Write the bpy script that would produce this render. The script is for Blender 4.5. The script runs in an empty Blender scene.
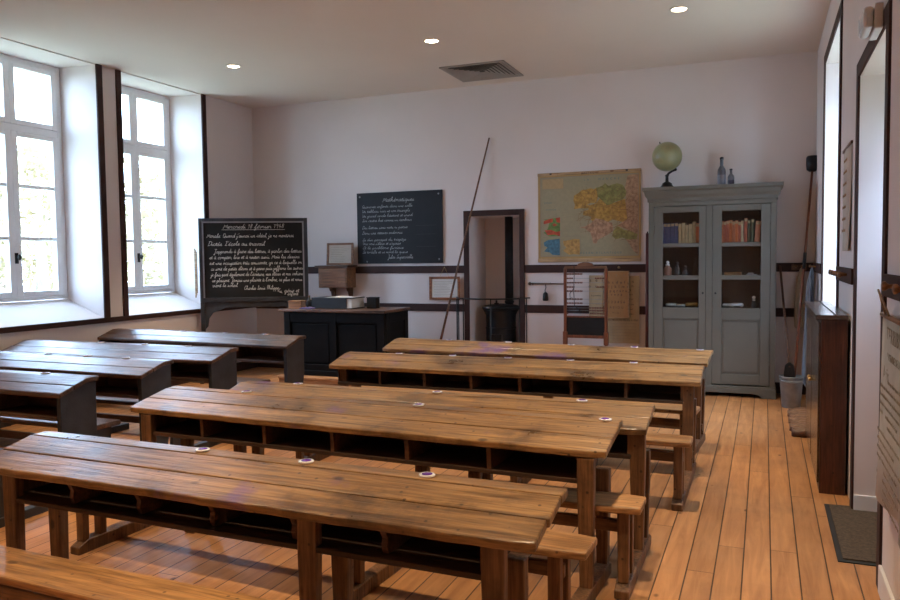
import bpy, bmesh, math, random
from mathutils import Vector, Matrix
random.seed(7)
PI = math.pi
scn = bpy.context.scene
COL = scn.collection
cos, sin = math.cos, math.sin

# ------------------------------------------------------------------ room dimensions (metres)
BACK = 9.023      # back wall plane (Y)
LEFT = -6.634     # window wall plane (X)
RIGHT = 0.494     # door wall plane (X)
CEIL = 3.619
FRONT = -1.6

# ------------------------------------------------------------------ materials
def new_mat(name):
    m = bpy.data.materials.new(name); m.use_nodes = True
    nt = m.node_tree
    for n in list(nt.nodes): nt.nodes.remove(n)
    out = nt.nodes.new('ShaderNodeOutputMaterial')
    b = nt.nodes.new('ShaderNodeBsdfPrincipled')
    nt.links.new(b.outputs[0], out.inputs[0])
    return m, nt, b, out

def N(nt, t, **kw):
    n = nt.nodes.new(t)
    for k, v in kw.items(): setattr(n, k, v)
    return n

def ramp(nt, stops, fac=None, interp='LINEAR'):
    r = N(nt, 'ShaderNodeValToRGB'); cr = r.color_ramp; cr.interpolation = interp
    while len(cr.elements) < len(stops): cr.elements.new(.5)
    for e, (p, c) in zip(cr.elements, stops):
        e.position = p; e.color = (c[0], c[1], c[2], 1)
    if fac is not None: nt.links.new(fac, r.inputs[0])
    return r

def coords(nt, scale=(1,1,1), rnd=True, kind='Object'):
    tc = N(nt, 'ShaderNodeTexCoord')
    src = tc.outputs[kind]
    if rnd:
        oi = N(nt, 'ShaderNodeObjectInfo')
        mul = N(nt, 'ShaderNodeMath', operation='MULTIPLY'); mul.inputs[1].default_value = 37.0
        nt.links.new(oi.outputs['Random'], mul.inputs[0])
        add = N(nt, 'ShaderNodeVectorMath', operation='ADD')
        nt.links.new(src, add.inputs[0]); nt.links.new(mul.outputs[0], add.inputs[1])
        src = add.outputs[0]
    mp = N(nt, 'ShaderNodeMapping'); mp.inputs['Scale'].default_value = scale
    nt.links.new(src, mp.inputs[0])
    return mp.outputs[0]

def noise(nt, vec, scale, detail=4, rough=.55, dist=0.0):
    n = N(nt, 'ShaderNodeTexNoise'); n.inputs['Scale'].default_value = scale
    n.inputs['Detail'].default_value = detail; n.inputs['Roughness'].default_value = rough
    n.inputs['Distortion'].default_value = dist
    nt.links.new(vec, n.inputs['Vector']); return n.outputs['Fac']

def mixc(nt, a, b, fac, mode='MIX'):
    m = N(nt, 'ShaderNodeMix', data_type='RGBA', blend_type=mode)
    def put(i, v):
        if isinstance(v, (tuple, list)): m.inputs[i].default_value = (v[0], v[1], v[2], 1)
        elif isinstance(v, (int, float)): m.inputs[i].default_value = v
        else: nt.links.new(v, m.inputs[i])
    put(0, fac); put(6, a); put(7, b)
    return m.outputs[2]

def plain(name, col, rough=.5, metal=0.0, var=.12, scale=6.0, bump=0.0, spec=.5, coat=0.0):
    m, nt, b, out = new_mat(name)
    v = coords(nt)
    f = noise(nt, v, scale)
    lo = tuple(c*(1-var) for c in col); hi = tuple(min(1, c*(1+var)) for c in col)
    r = ramp(nt, [(.3, lo), (.7, hi)], f)
    nt.links.new(r.outputs[0], b.inputs['Base Color'])
    b.inputs['Roughness'].default_value = rough; b.inputs['Metallic'].default_value = metal
    b.inputs['Specular IOR Level'].default_value = spec
    if coat: b.inputs['Coat Weight'].default_value = coat; b.inputs['Coat Roughness'].default_value = .15
    if bump:
        bp = N(nt, 'ShaderNodeBump'); bp.inputs['Strength'].default_value = bump; bp.inputs['Distance'].default_value = .01
        nt.links.new(noise(nt, v, scale*8), bp.inputs['Height']); nt.links.new(bp.outputs[0], b.inputs['Normal'])
    return m

def wood(name, c_lo, c_hi, c_dark, axis='X', rough=.4, wear=.5, ink=0.0, coat=0.0, spec=.5, rvar=.2):
    """grain along one axis, knots, dirt stains"""
    m, nt, b, out = new_mat(name)
    st = {'X': (.06, 1, 1), 'Y': (1, .06, 1), 'Z': (1, 1, .06)}[axis]
    v = coords(nt, st)
    g1 = noise(nt, v, 16, 5, .6, .8)
    g2 = noise(nt, v, 75, 3, .6, .3)
    r = ramp(nt, [(.3, c_lo), (.68, c_hi)], g1)
    r2 = ramp(nt, [(.36, (.50,.47,.44)), (.60, (1.12,1.12,1.12))], g2)
    c = mixc(nt, r.outputs[0], r2.outputs[0], .85, 'MULTIPLY')
    v2 = coords(nt, (1, 1, 1))
    big = noise(nt, v2, 3.2, 6, .65)
    rb = ramp(nt, [(.36, (1,1,1)), (.50, (.0,.0,.0))], big)
    dk = N(nt, 'ShaderNodeMath', operation='MULTIPLY'); dk.inputs[1].default_value = wear
    nt.links.new(rb.outputs[0], dk.inputs[0])
    c = mixc(nt, c, c_dark, dk.outputs[0])
    # knots and nail holes
    vo = N(nt, 'ShaderNodeTexVoronoi'); vo.inputs['Scale'].default_value = 6.5
    st2 = {'X': (.55, 1, 1), 'Y': (1, .55, 1), 'Z': (1, 1, .55)}[axis]
    nt.links.new(coords(nt, st2), vo.inputs['Vector'])
    rk = ramp(nt, [(.06, (.9,.9,.9)), (.115, (0,0,0))], vo.outputs['Distance'])
    c = mixc(nt, c, c_dark, rk.outputs[0])
    vn = N(nt, 'ShaderNodeTexVoronoi'); vn.inputs['Scale'].default_value = 15
    nt.links.new(v2, vn.inputs['Vector'])
    rn = ramp(nt, [(.07, (.85,.85,.85)), (.12, (0,0,0))], vn.outputs['Distance'])
    c = mixc(nt, c, c_dark, rn.outputs[0])
    if ink:
        fi = noise(nt, v2, 2.1, 5, .6)
        ri = ramp(nt, [(.60, (0,0,0)), (.70, (ink,ink,ink))], fi)
        c = mixc(nt, c, (.12,.05,.20), ri.outputs[0])
    nt.links.new(c, b.inputs['Base Color'])
    rr = ramp(nt, [(.3, (rough-rvar*.5,)*3), (.7, (rough+rvar*.5,)*3)], big)
    nt.links.new(rr.outputs[0], b.inputs['Roughness'])
    b.inputs['Specular IOR Level'].default_value = spec
    if coat:
        b.inputs['Coat Weight'].default_value = coat; b.inputs['Coat Roughness'].default_value = .22
    bp = N(nt, 'ShaderNodeBump'); bp.inputs['Strength'].default_value = .5; bp.inputs['Distance'].default_value = .005
    nt.links.new(g2, bp.inputs['Height']); nt.links.new(bp.outputs[0], b.inputs['Normal'])
    return m

def floor_mat():
    m, nt, b, out = new_mat('floor_planks')
    tc = N(nt, 'ShaderNodeTexCoord'); sep = N(nt, 'ShaderNodeSeparateXYZ')
    nt.links.new(tc.outputs['Object'], sep.inputs[0])
    def mth(op, a, bb=None):
        n = N(nt, 'ShaderNodeMath', operation=op)
        for i, v in enumerate((a, bb)):
            if v is None: continue
            if isinstance(v, (int, float)): n.inputs[i].default_value = v
            else: nt.links.new(v, n.inputs[i])
        return n.outputs[0]
    u = mth('DIVIDE', mth('ADD', sep.outputs[0], 50*.1245-.0384), .1245)
    idx = mth('FLOOR', u); fr = mth('FRACT', u)
    wn = N(nt, 'ShaderNodeTexWhiteNoise', noise_dimensions='1D'); nt.links.new(idx, wn.inputs['W'])
    # butt joints at a different place in each board
    yy = mth('DIVIDE', mth('ADD', sep.outputs[1], mth('MULTIPLY', wn.outputs['Value'], 9.0)), 2.3)
    yf = mth('FRACT', yy); yi = mth('FLOOR', yy)
    wn2 = N(nt, 'ShaderNodeTexWhiteNoise', noise_dimensions='2D')
    cmb = N(nt, 'ShaderNodeCombineXYZ'); nt.links.new(idx, cmb.inputs[0]); nt.links.new(yi, cmb.inputs[1])
    nt.links.new(cmb.outputs[0], wn2.inputs['Vector'])
    cmb2 = N(nt, 'ShaderNodeCombineXYZ')
    nt.links.new(sep.outputs[0], cmb2.inputs[0]); nt.links.new(sep.outputs[1], cmb2.inputs[1])
    nt.links.new(mth('MULTIPLY', wn2.outputs['Value'], 40.0), cmb2.inputs[2])
    mp = N(nt, 'ShaderNodeMapping'); mp.inputs['Scale'].default_value = (1, .09, 1); nt.links.new(cmb2.outputs[0], mp.inputs[0])
    g1 = noise(nt, mp.outputs[0], 22, 5, .6, .8)
    c = ramp(nt, [(.3, (.34,.15,.055)), (.7, (.53,.265,.105))], g1).outputs[0]
    tone = ramp(nt, [(0, (.84,.82,.80)), (1, (1.1,1.08,1.06))], wn2.outputs['Value']).outputs[0]
    c = mixc(nt, c, tone, 1.0, 'MULTIPLY')
    dirt = noise(nt, tc.outputs['Object'], 1.3, 6, .65)
    c = mixc(nt, c, (.20,.115,.07), ramp(nt, [(.52, (0,0,0)), (.75, (.45,.45,.45))], dirt).outputs[0])
    vo = N(nt, 'ShaderNodeTexVoronoi'); vo.inputs['Scale'].default_value = 5.5
    mp2 = N(nt, 'ShaderNodeMapping'); mp2.inputs['Scale'].default_value = (1, .6, 1); nt.links.new(cmb2.outputs[0], mp2.inputs[0])
    nt.links.new(mp2.outputs[0], vo.inputs['Vector'])
    c = mixc(nt, c, (.10,.04,.015), ramp(nt, [(.045, (.85,.85,.85)), (.09, (0,0,0))], vo.outputs['Distance']).outputs[0])
    gap = mth('MAXIMUM', mth('LESS_THAN', fr, .052), mth('LESS_THAN', yf, .0018))
    c = mixc(nt, c, (.03,.014,.007), mth('MULTIPLY', gap, .9))
    nt.links.new(c, b.inputs['Base Color'])
    nt.links.new(ramp(nt, [(.3, (.38,.38,.38)), (.7, (.6,.6,.6))], dirt).outputs[0], b.inputs['Roughness'])
    bp = N(nt, 'ShaderNodeBump'); bp.inputs['Strength'].default_value = .6; bp.inputs['Distance'].default_value = .004
    nt.links.new(mth('SUBTRACT', 1.0, gap), bp.inputs['Height']); nt.links.new(bp.outputs[0], b.inputs['Normal'])
    return m

def glass_mat(name, tint=(1,1,1), refl=.08):
    m, nt, b, out = new_mat(name)
    nt.nodes.remove(b)
    t = N(nt, 'ShaderNodeBsdfTransparent'); t.inputs[0].default_value = (*tint, 1)
    g = N(nt, 'ShaderNodeBsdfGlossy'); g.inputs['Roughness'].default_value = .03
    lw = N(nt, 'ShaderNodeLayerWeight'); lw.inputs[0].default_value = .5
    pw = N(nt, 'ShaderNodeMath', operation='POWER'); pw.inputs[1].default_value = 5.0; nt.links.new(lw.outputs['Facing'], pw.inputs[0])
    fr = N(nt, 'ShaderNodeMath', operation='MULTIPLY_ADD'); fr.inputs[1].default_value = .9; fr.inputs[2].default_value = refl*.5; nt.links.new(pw.outputs[0], fr.inputs[0])
    mx = N(nt, 'ShaderNodeMixShader')
    nt.links.new(fr.outputs[0], mx.inputs[0]); nt.links.new(t.outputs[0], mx.inputs[1]); nt.links.new(g.outputs[0], mx.inputs[2])
    nt.links.new(mx.outputs[0], out.inputs[0])
    return m

def emit_mat(name, col, strength):
    m, nt, b, out = new_mat(name)
    nt.nodes.remove(b)
    e = N(nt, 'ShaderNodeEmission'); e.inputs[0].default_value = (*col, 1); e.inputs[1].default_value = strength
    nt.links.new(e.outputs[0], out.inputs[0]); return m

M = {}
M['plaster'] = plain('wall_plaster', (.69,.615,.585), .85, var=.025, scale=1.5, bump=.04)
M['ceiling'] = plain('ceiling_plaster', (.69,.615,.565), .9, var=.02, scale=1.2)
M['floor'] = floor_mat()
M['trim'] = plain('dark_brown_paint', (.046,.022,.018), .6, var=.15, scale=5, spec=.2)
M['white_paint'] = plain('white_paint', (.74,.73,.73), .4, var=.03)
M['frame_paint'] = plain('window_frame_paint', (.88,.89,.90), .4, var=.03)
M['glass'] = glass_mat('window_glass')
M['cab_glass'] = glass_mat('cabinet_glass', (.93,.94,.93))
M['oak'] = wood('worn_oak_top', (.165,.083,.030), (.42,.235,.090), (.045,.024,.013), 'X', .36, .7, .8, spec=.55)
M['oak_edge'] = wood('oak_frame', (.13,.060,.025), (.26,.125,.05), (.03,.014,.007), 'Z', .5, .5)
M['oak_rail'] = wood('oak_rail', (.13,.060,.025), (.26,.125,.05), (.03,.014,.007), 'X', .5, .5)
M['bench'] = wood('bench_wood', (.30,.135,.045), (.52,.27,.10), (.10,.045,.018), 'X', .42, .35)
M['black_top'] = wood('blackened_top', (.042,.021,.014), (.16,.075,.04), (.012,.008,.008), 'X', .40, .65, .0, coat=.06, spec=.5)
M['black_side'] = plain('blackened_side', (.024,.025,.029), .5, var=.4, scale=9, bump=.1)
M['brown_inside'] = wood('dark_brown_boards', (.085,.035,.018), (.15,.065,.03), (.02,.01,.006), 'X', .5, .3)
M['hole'] = wood('shaded_book_hole', (.035,.018,.010), (.07,.033,.017), (.012,.007,.005), 'X', .6, .3)  # dark interior boards, toned near black to carry the shade inside the box
M['black_gloss'] = plain('black_gloss_paint', (.005,.005,.0055), .45, var=.3, scale=12, spec=.10)
M['grey_paint'] = plain('grey_green_paint', (.124,.114,.092), .55, var=.08, scale=3)
M['cab_inside'] = wood('cabinet_inside', (.022,.014,.011), (.045,.026,.018), (.01,.006,.004), 'Z', .6, .3)
M['dark_wood'] = wood('dark_stained_wood', (.042,.013,.007), (.105,.032,.014), (.018,.008,.005), 'Z', .35, .4)
M['dark_top'] = wood('polished_dark_top', (.06,.03,.02), (.10,.05,.03), (.03,.015,.01), 'Y', .16, .3, coat=.6)
M['red_wood'] = wood('red_brown_wood', (.16,.045,.018), (.25,.075,.03), (.06,.02,.01), 'Z', .4, .2)
M['mid_wood'] = wood('varnished_pine', (.22,.095,.035), (.36,.17,.065), (.10,.04,.018), 'X', .4, .2)
M['dull_wood'] = wood('dull_brown_wood', (.14,.062,.030), (.22,.10,.05), (.07,.035,.02), 'X', .5, .3)
M['cab_wood'] = wood('chestnut_wood', (.19,.08,.035), (.33,.15,.065), (.08,.035,.017), 'X', .5, .2)
M['orange_wood'] = wood('orange_brown_wood', (.26,.09,.035), (.38,.15,.06), (.12,.045,.02), 'X', .4, .15)
M['pale_wood'] = wood('pale_wood', (.36,.22,.11), (.50,.33,.17), (.2,.1,.05), 'X', .5, .15)
M['dais_wood'] = wood('dais_boards', (.32,.14,.05), (.45,.21,.08), (.15,.06,.03), 'X', .45, .2)
M['slate'] = plain('blackboard_slate', (.014,.015,.018), .6, var=.25, scale=2.5, spec=.25)
M['slate_old'] = plain('old_blackboard', (.012,.011,.010), .6, var=.3, scale=3, spec=.25)
M['chalk'] = plain('chalk', (.62,.58,.52), .95, var=.25, scale=60)
M['chalk_dim'] = plain('chalk_faint', (.40,.40,.40), .95, var=.25, scale=60)
M['paper'] = plain('old_paper', (.43,.33,.20), .85, var=.1, scale=8)
M['paper_doc'] = plain('brownish_paper', (.52,.44,.36), .85, var=.06, scale=8)
M['paper_tan'] = plain('tan_card', (.38,.20,.08), .8, var=.08, scale=8)
M['paper_white'] = plain('white_paper', (.66,.63,.58), .85, var=.05, scale=8)
M['paper_grey'] = plain('newsprint', (.47,.42,.33), .9, var=.12, scale=9)
M['print'] = plain('printing_ink', (.035,.03,.027), .8)
M['print_soft'] = plain('faded_ink', (.29,.235,.165), .8)
M['iron'] = plain('black_iron', (.016,.015,.015), .45, .5, var=.3, scale=14, bump=.1)
M['steel'] = plain('dull_steel', (.30,.31,.32), .4, .8, var=.2)
M['zinc'] = plain('zinc', (.27,.29,.31), .45, .6, var=.25, scale=9)
M['porcelain'] = plain('white_porcelain', (.82,.80,.82), .2, var=.02)
M['ink'] = plain('violet_ink', (.16,.05,.36), .25)
M['globe'] = None
M['cloth'] = plain('grey_blue_cloth', (.20,.23,.28), .95, var=.25, scale=10, bump=.3)
M['sabot'] = wood('sabot_wood', (.15,.07,.035), (.27,.14,.07), (.07,.03,.02), 'Y', .55, .4)
M['mat'] = plain('doormat_pile', (.11,.078,.05), .98, var=.35, scale=60, bump=.8)
M['rubber'] = plain('black_rubber', (.02,.02,.021), .7)
M['vent'] = plain('grey_metal_vent', (.30,.27,.245), .5, .2, var=.05)
M['vent_dark'] = plain('dark_duct', (.04,.035,.03), .8)
M['plastic'] = plain('white_plastic', (.62,.60,.58), .35, var=.03)
M['clear'] = plain('clear_plastic', (.62,.66,.70), .12, var=.05)
M['brass'] = plain('brass', (.50,.33,.12), .35, .9, var=.2)
M['leaf'] = plain('foliage', (.27,.215,.115), .7, var=.4, scale=3)
M['bark'] = plain('bark', (.20,.15,.11), .9, var=.3)
M['grass'] = plain('lawn', (.24,.26,.17), .9, var=.3, scale=2)
M['lamp_glow'] = emit_mat('halogen_glow', (1.0,.82,.58), 22)
M['red'] = plain('red_lacquer', (.09,.012,.010), .5)

def globe_mat():
    m, nt, b, out = new_mat('globe_paper')
    v = coords(nt, (1,1,1), rnd=False)
    f = noise(nt, v, 7.5, 5, .6)
    c = ramp(nt, [(.38, (.255,.26,.14)), (.5, (.29,.275,.135)), (.56, (.29,.25,.12)), (.64, (.25,.255,.125))], f).outputs[0]
    nt.links.new(c, b.inputs['Base Color']); b.inputs['Roughness'].default_value = .32
    return m
M['globe'] = globe_mat()

# ------------------------------------------------------------------ mesh builder
class MB:
    def __init__(s): s.v = []; s.f = []; s.mi = []; s.sm = []
    def add(s, vs, fs, mi=0, smooth=False):
        o = len(s.v); s.v += [tuple(p) for p in vs]
        for f in fs: s.f.append(tuple(i+o for i in f)); s.mi.append(mi); s.sm.append(smooth)
        return s
    def box(s, x0, x1, y0, y1, z0, z1, mi=0):
        vs = [(x,y,z) for z in (z0,z1) for y in (y0,y1) for x in (x0,x1)]
        return s.add(vs, [(0,2,3,1),(4,5,7,6),(0,1,5,4),(2,6,7,3),(0,4,6,2),(1,3,7,5)], mi)
    def prism(s, poly, axis, a, b, mi=0):
        """poly: 2-D outline in the two other axes (xy for z, xz for y, yz for x)"""
        def P(p, t):
            return {'x': (t,p[0],p[1]), 'y': (p[0],t,p[1]), 'z': (p[0],p[1],t)}[axis]
        n = len(poly)
        vs = [P(p,a) for p in poly]+[P(p,b) for p in poly]
        fs = [tuple(range(n))[::-1], tuple(range(n,2*n))]+[(i,(i+1)%n,n+(i+1)%n,n+i) for i in range(n)]
        return s.add(vs, fs, mi)
    def tube(s, pts, r, n=8, mi=0, cap=True, closed=False):
        pts = [Vector(p) for p in pts]; rs = r if isinstance(r, (list,tuple)) else [r]*len(pts)
        vs = []; up = None
        for i, p in enumerate(pts):
            if closed: t = pts[(i+1)%len(pts)]-pts[i-1]
            else: t = (pts[min(i+1,len(pts)-1)]-pts[max(i-1,0)])
            t.normalize()
            if up is None: up = t.orthogonal().normalized()
            up = (up-t*up.dot(t)).normalized(); w = t.cross(up)
            for k in range(n):
                a = 2*PI*k/n; vs.append(p+up*cos(a)*rs[i]+w*sin(a)*rs[i])
        m = len(pts); fs = []
        for i in range(m if closed else m-1):
            for k in range(n):
                j = (i+1)%m
                fs.append((i*n+k, i*n+(k+1)%n, j*n+(k+1)%n, j*n+k))
        if cap and not closed: fs += [tuple(range(n))[::-1], tuple(range((m-1)*n, m*n))]
        return s.add(vs, fs, mi, True)
    def lathe(s, prof, c=(0,0,0), n=24, mi=0, axis='z'):
        vs = []
        for r, z in prof:
            for k in range(n):
                a = 2*PI*k/n; p = (r*cos(a), r*sin(a), z)
                if axis == 'x': p = (z, r*cos(a), r*sin(a))
                if axis == 'y': p = (r*sin(a), z, r*cos(a))
                vs.append((p[0]+c[0], p[1]+c[1], p[2]+c[2]))
        m = len(prof); fs = [(i*n+k, i*n+(k+1)%n, (i+1)*n+(k+1)%n, (i+1)*n+k) for i in range(m-1) for k in range(n)]
        fs += [tuple(range(n))[::-1], tuple(range((m-1)*n, m*n))]
        return s.add(vs, fs, mi, True)
    def sphere(s, c, r, n=24, mi=0, sc=(1,1,1)):
        k = n//2; vs = [(c[0],c[1],c[2]-r*sc[2])]
        for i in range(1, k):
            t = PI*i/k
            for j in range(n):
                a = 2*PI*j/n; vs.append((c[0]+r*sc[0]*sin(t)*cos(a), c[1]+r*sc[1]*sin(t)*sin(a), c[2]-r*sc[2]*cos(t)))
        vs.append((c[0],c[1],c[2]+r*sc[2])); L = len(vs)-1
        fs = [(0, 1+(j+1)%n, 1+j) for j in range(n)]
        for i in range(k-2):
            for j in range(n):
                a = 1+i*n+j; bb = 1+i*n+(j+1)%n; fs.append((a, bb, bb+n, a+n))
        o = 1+(k-2)*n
        fs += [(o+j, o+(j+1)%n, L) for j in range(n)]
        return s.add(vs, fs, mi, True)
    def build(s, name, mats, parent=None, bevel=0.0, loc=None, sub=0):
        me = bpy.data.meshes.new(name)
        me.from_pydata(s.v, [], s.f)
        mats = mats if isinstance(mats, (list,tuple)) else [mats]
        for m in mats: me.materials.append(m)
        me.polygons.foreach_set('material_index', s.mi); me.polygons.foreach_set('use_smooth', s.sm)
        bm = bmesh.new(); bm.from_mesh(me); bmesh.ops.recalc_face_normals(bm, faces=bm.faces); bm.to_mesh(me); bm.free()
        me.update()
        o = bpy.data.objects.new(name, me); COL.objects.link(o)
        if parent is not None: o.parent = parent
        if loc is not None: o.location = loc
        if bevel:
            b = o.modifiers.new('bevel', 'BEVEL'); b.width = bevel; b.segments = 2; b.limit_method = 'ANGLE'; b.angle_limit = .7
        if sub:
            q = o.modifiers.new('sub', 'SUBSURF'); q.levels = sub; q.render_levels = sub
        return o

def thing(name, label, cat, loc=(0,0,0), rz=0.0, group=None, rot=None):
    o = bpy.data.objects.new(name, None); COL.objects.link(o); o.empty_display_size = .05
    o.location = loc; o.rotation_euler = rot if rot else (0,0,rz)
    o['label'] = label; o['category'] = cat
    if group: o['group'] = group
    return o
def tag(o, label, cat, group=None, kind=None):
    o['label'] = label; o['category'] = cat
    if group: o['group'] = group
    if kind: o['kind'] = kind
    return o
def struct(o, label=None):
    o['kind'] = 'structure'
    if label: o['label'] = label
    return o
def text(body, size, mat, parent, loc, rot, name='lettering', align='CENTER', space=1.0, line=1.0, sx=1.0, extrude=.0004):
    cu = bpy.data.curves.new(name, 'FONT'); cu.body = body; cu.size = size; cu.align_x = align; cu.align_y = 'TOP'
    cu.space_character = space; cu.space_line = line; cu.extrude = extrude; cu.materials.append(mat); cu.resolution_u = 2
    o = bpy.data.objects.new(name, cu); COL.objects.link(o)
    if parent is not None: o.parent = parent
    bpy.context.view_layer.update()
    me = bpy.data.meshes.new_from_object(o.evaluated_get(bpy.context.evaluated_depsgraph_get()))
    bpy.data.objects.remove(o); bpy.data.curves.remove(cu)
    if not me.materials: me.materials.append(mat)
    o = bpy.data.objects.new(name, me); COL.objects.link(o); o.parent = parent
    o.location = loc; o.rotation_euler = rot; o.scale = (sx,1,1)
    return o
FACE = (PI/2, 0, 0)            # text facing -Y
FACE_L = (PI/2, 0, -PI/2)      # text facing -X (on the right wall)

# ------------------------------------------------------------------ joined handwriting (single-stroke letters)
G = {
'a':("4,3.4 3,4 1.5,3.8 .5,2 1,.3 2.2,.2 4,2.5;4,4 3.8,1 4.5,0 5.5,.8",5.4),'b':("0,1 2,6 2,8.5 1,8.5 .8,1 1.5,0 3,.3 3.5,2.5 2.5,4 1.2,2.6;3.3,3 5,3.2",4.9),
'c':("4,3.2 3,4 1.5,3.6 .6,2 1.2,.4 2.5,0 4.5,1",4.4),'d':("4,3.4 3,4 1.5,3.8 .5,2 1,.3 2.2,.2 4,2.5;4.4,8.5 4,1 4.6,0 5.6,.8",5.5),
'e':("0,1 3,2.4 3.2,3.6 2,4 .8,2.5 1,.6 2.2,0 4.2,1",4.1),'f':("0,.8 3,6 3,8.5 2,8.5 1.6,3 1.4,-4 2.2,-3.5 2.4,0 4,1",3.9),
'g':("4,3.4 3,4 1.5,3.8 .5,2 1,.3 2.2,.2 4,2.5;4,4 4,-2.5 2.8,-4 2,-3 4,0 5.5,1",5.4),'h':("0,1 2,6.5 2,8.5 1.2,8.5 1,0 1.3,2.5 2.8,4 3.6,3 3.6,.8 4.3,0 5.4,1",5.3),
'i':("0,1 1.2,4 1.1,.8 1.8,0 2.8,1;1.4,5.6 1.6,6.1",2.7),'j':("0,1 1.5,4 1.4,-3 .3,-4 -.4,-3 2.8,1;1.6,5.6 1.8,6.1",2.7),
'k':("0,1 2,6.5 2,8.5 1.2,8.5 1,0 1.2,2 3.2,4 1.6,2.2 3.6,0 5,1",4.9),'l':("0,1 2.2,6.5 2,8.6 1.2,8 1.1,1 1.9,0 3.2,1",3.1),
'm':("0,3 .8,4 1,0 1.2,2.8 2.4,4 2.8,3 2.8,0 3,2.8 4.2,4 4.7,3 4.7,.8 5.4,0 6.4,1",6.3),'n':("0,3 .8,4 1,0 1.2,2.8 2.5,4 3.1,3 3.1,.8 3.8,0 4.8,1",4.7),
'o':("2.5,4 .8,3 .6,1 1.8,0 3.2,1 3.2,3 2.2,4 3,3.2 4.8,3.4",4.6),'p':("0,1 1.2,4 1,-4;1.1,2.6 2.4,4 3.4,3 3.2,.8 2,0 1.2,.6;3,.3 4.8,1",4.7),
'q':("4,3.4 3,4 1.5,3.8 .5,2 1,.3 2.2,.2 4,2.5;4,4 3.9,-4;3.9,-.5 5.4,1",5.3),'r':("0,1 1,4.4 1.6,3.6 3,3.6 2.7,.8 3.3,0 4.3,1",4.2),
's':("0,.8 2,4.2 2.8,1.6 2,0 .8,.4;2.4,.2 4,1",3.9),'t':("0,1 1.6,6.4 1.3,.8 2,0 3.2,1;.2,4.6 2.8,4.9",3.1),
'u':("0,1 .9,4 .9,.8 1.8,0 3.2,1.4 3.4,4 3.4,.8 4.2,0 5.2,1",5.1),'v':("0,3 1,4 1.6,0 2.6,0 3.4,4 4.6,3.4",4.5),
'x':("0,.8 1,3.6 1.8,3.6 2.8,0 4.2,1;3.6,4 .8,0",4.1),'y':("0,1 .9,4 .9,.8 1.8,0 3.4,1.6;3.6,4 3.4,-3 2.2,-4 1.6,-3 3.6,0 5,1",4.9),
'z':(".3,3.8 3.2,4 .4,.2 2.8,-.6 2.4,-3.8 1.2,-3.4 4,1",3.9),"'":("1,8.5 .5,6.6",1.7),'.':(".6,0 1,.3",1.8),',':("1,.3 .5,-1.2",1.8),':':(".6,.2 .9,.5;.8,3 1.1,3.3",2.2),'-':(".3,2.2 2.2,2.3",2.8),
'A':("0,0 3.5,8.5 4,8.5 5,0 6,.8;1.6,3.4 4.8,3.6",5.9),'C':("5.4,7 4.4,8.5 2,7 .8,3.6 1.4,.6 3,0 5.6,1.4",5.4),'D':("1.6,8 1.2,.6 .2,.2;.6,8 4,8.2 6,5.6 5.6,2 3,0 1.2,.6",6.2),
'E':("5,7.4 3.4,8.5 1.8,7.4 2.2,5 3.4,4.6 1.6,4 .8,1.6 2.2,0 4.8,1",4.8),'J':("1,8 5,8.4 3.8,8.4 3.4,-2 2,-4 1,-3 4.6,1",4.6),'L':("1,6.6 2.6,8.5 3.4,7.4 1.8,1 .4,0 1.6,.8 3.2,0 5,.9",4.8),
'M':("0,0 1,.4 2,8 3.8,1 6.2,8 6.6,.6 7.6,.9",7.4),'P':("1.6,0 2,8;.4,6.6 2,8.5 4.8,8.4 5.4,6.2 4.2,4.4 2,4.2",5.3),'Q':("3,8.4 1,6.4 .8,2 2.6,0 5,1.6 5.4,6 3,8.4;3,2 6,-.6",6.1),
'S':("5,7.2 3.6,8.5 2,7 4,4 3.6,.8 1.6,0 .4,1.4 5.4,1",5.2),'U':(".2,7 1.4,8.2 1.4,2 2.8,0 4.8,2 5.2,8.2 5.2,1 6.4,.8",6.2),'V':(".2,7.4 1.4,8.4 2.4,0 5,8.2 6,8",5.8),
'1':(".6,5.6 2.2,8 2.2,0",3.4),'4':("2.6,8 .4,3 4.4,3.2;3.2,4.8 3,0",4.8),'8':("2.2,4.4 .8,6.2 2.2,8.2 3.8,6.4 2.2,4.4 .6,2.2 2.2,0 4,2.2 2.2,4.4",4.7),'9':("3.8,6.6 2.2,8.2 .6,6.2 2,4.4 3.8,6.6 3.6,0",4.7),'0':("2.2,8.2 .6,5 1,1 2.4,0 4,3 3.6,7 2.2,8.2",4.7),
}
ACC = {'é':('e','2.2,5 3.6,6.4'),'è':('e','1.2,6.4 2.4,5'),'ê':('e','1,5.2 2.2,6.4 3.2,5.2'),'à':('a','1.6,6.4 3,5.2'),'ç':('c','2.2,0 2.6,-1 1.6,-1.8')}
def chalk_line(parent, y, mat, body, x, z, u, width=None, w=.8):
    q = MB(); write(q, body, x, z, u, width, w); o = q.build('chalk_line', mat, parent); o.location = (0,y,0)
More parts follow.
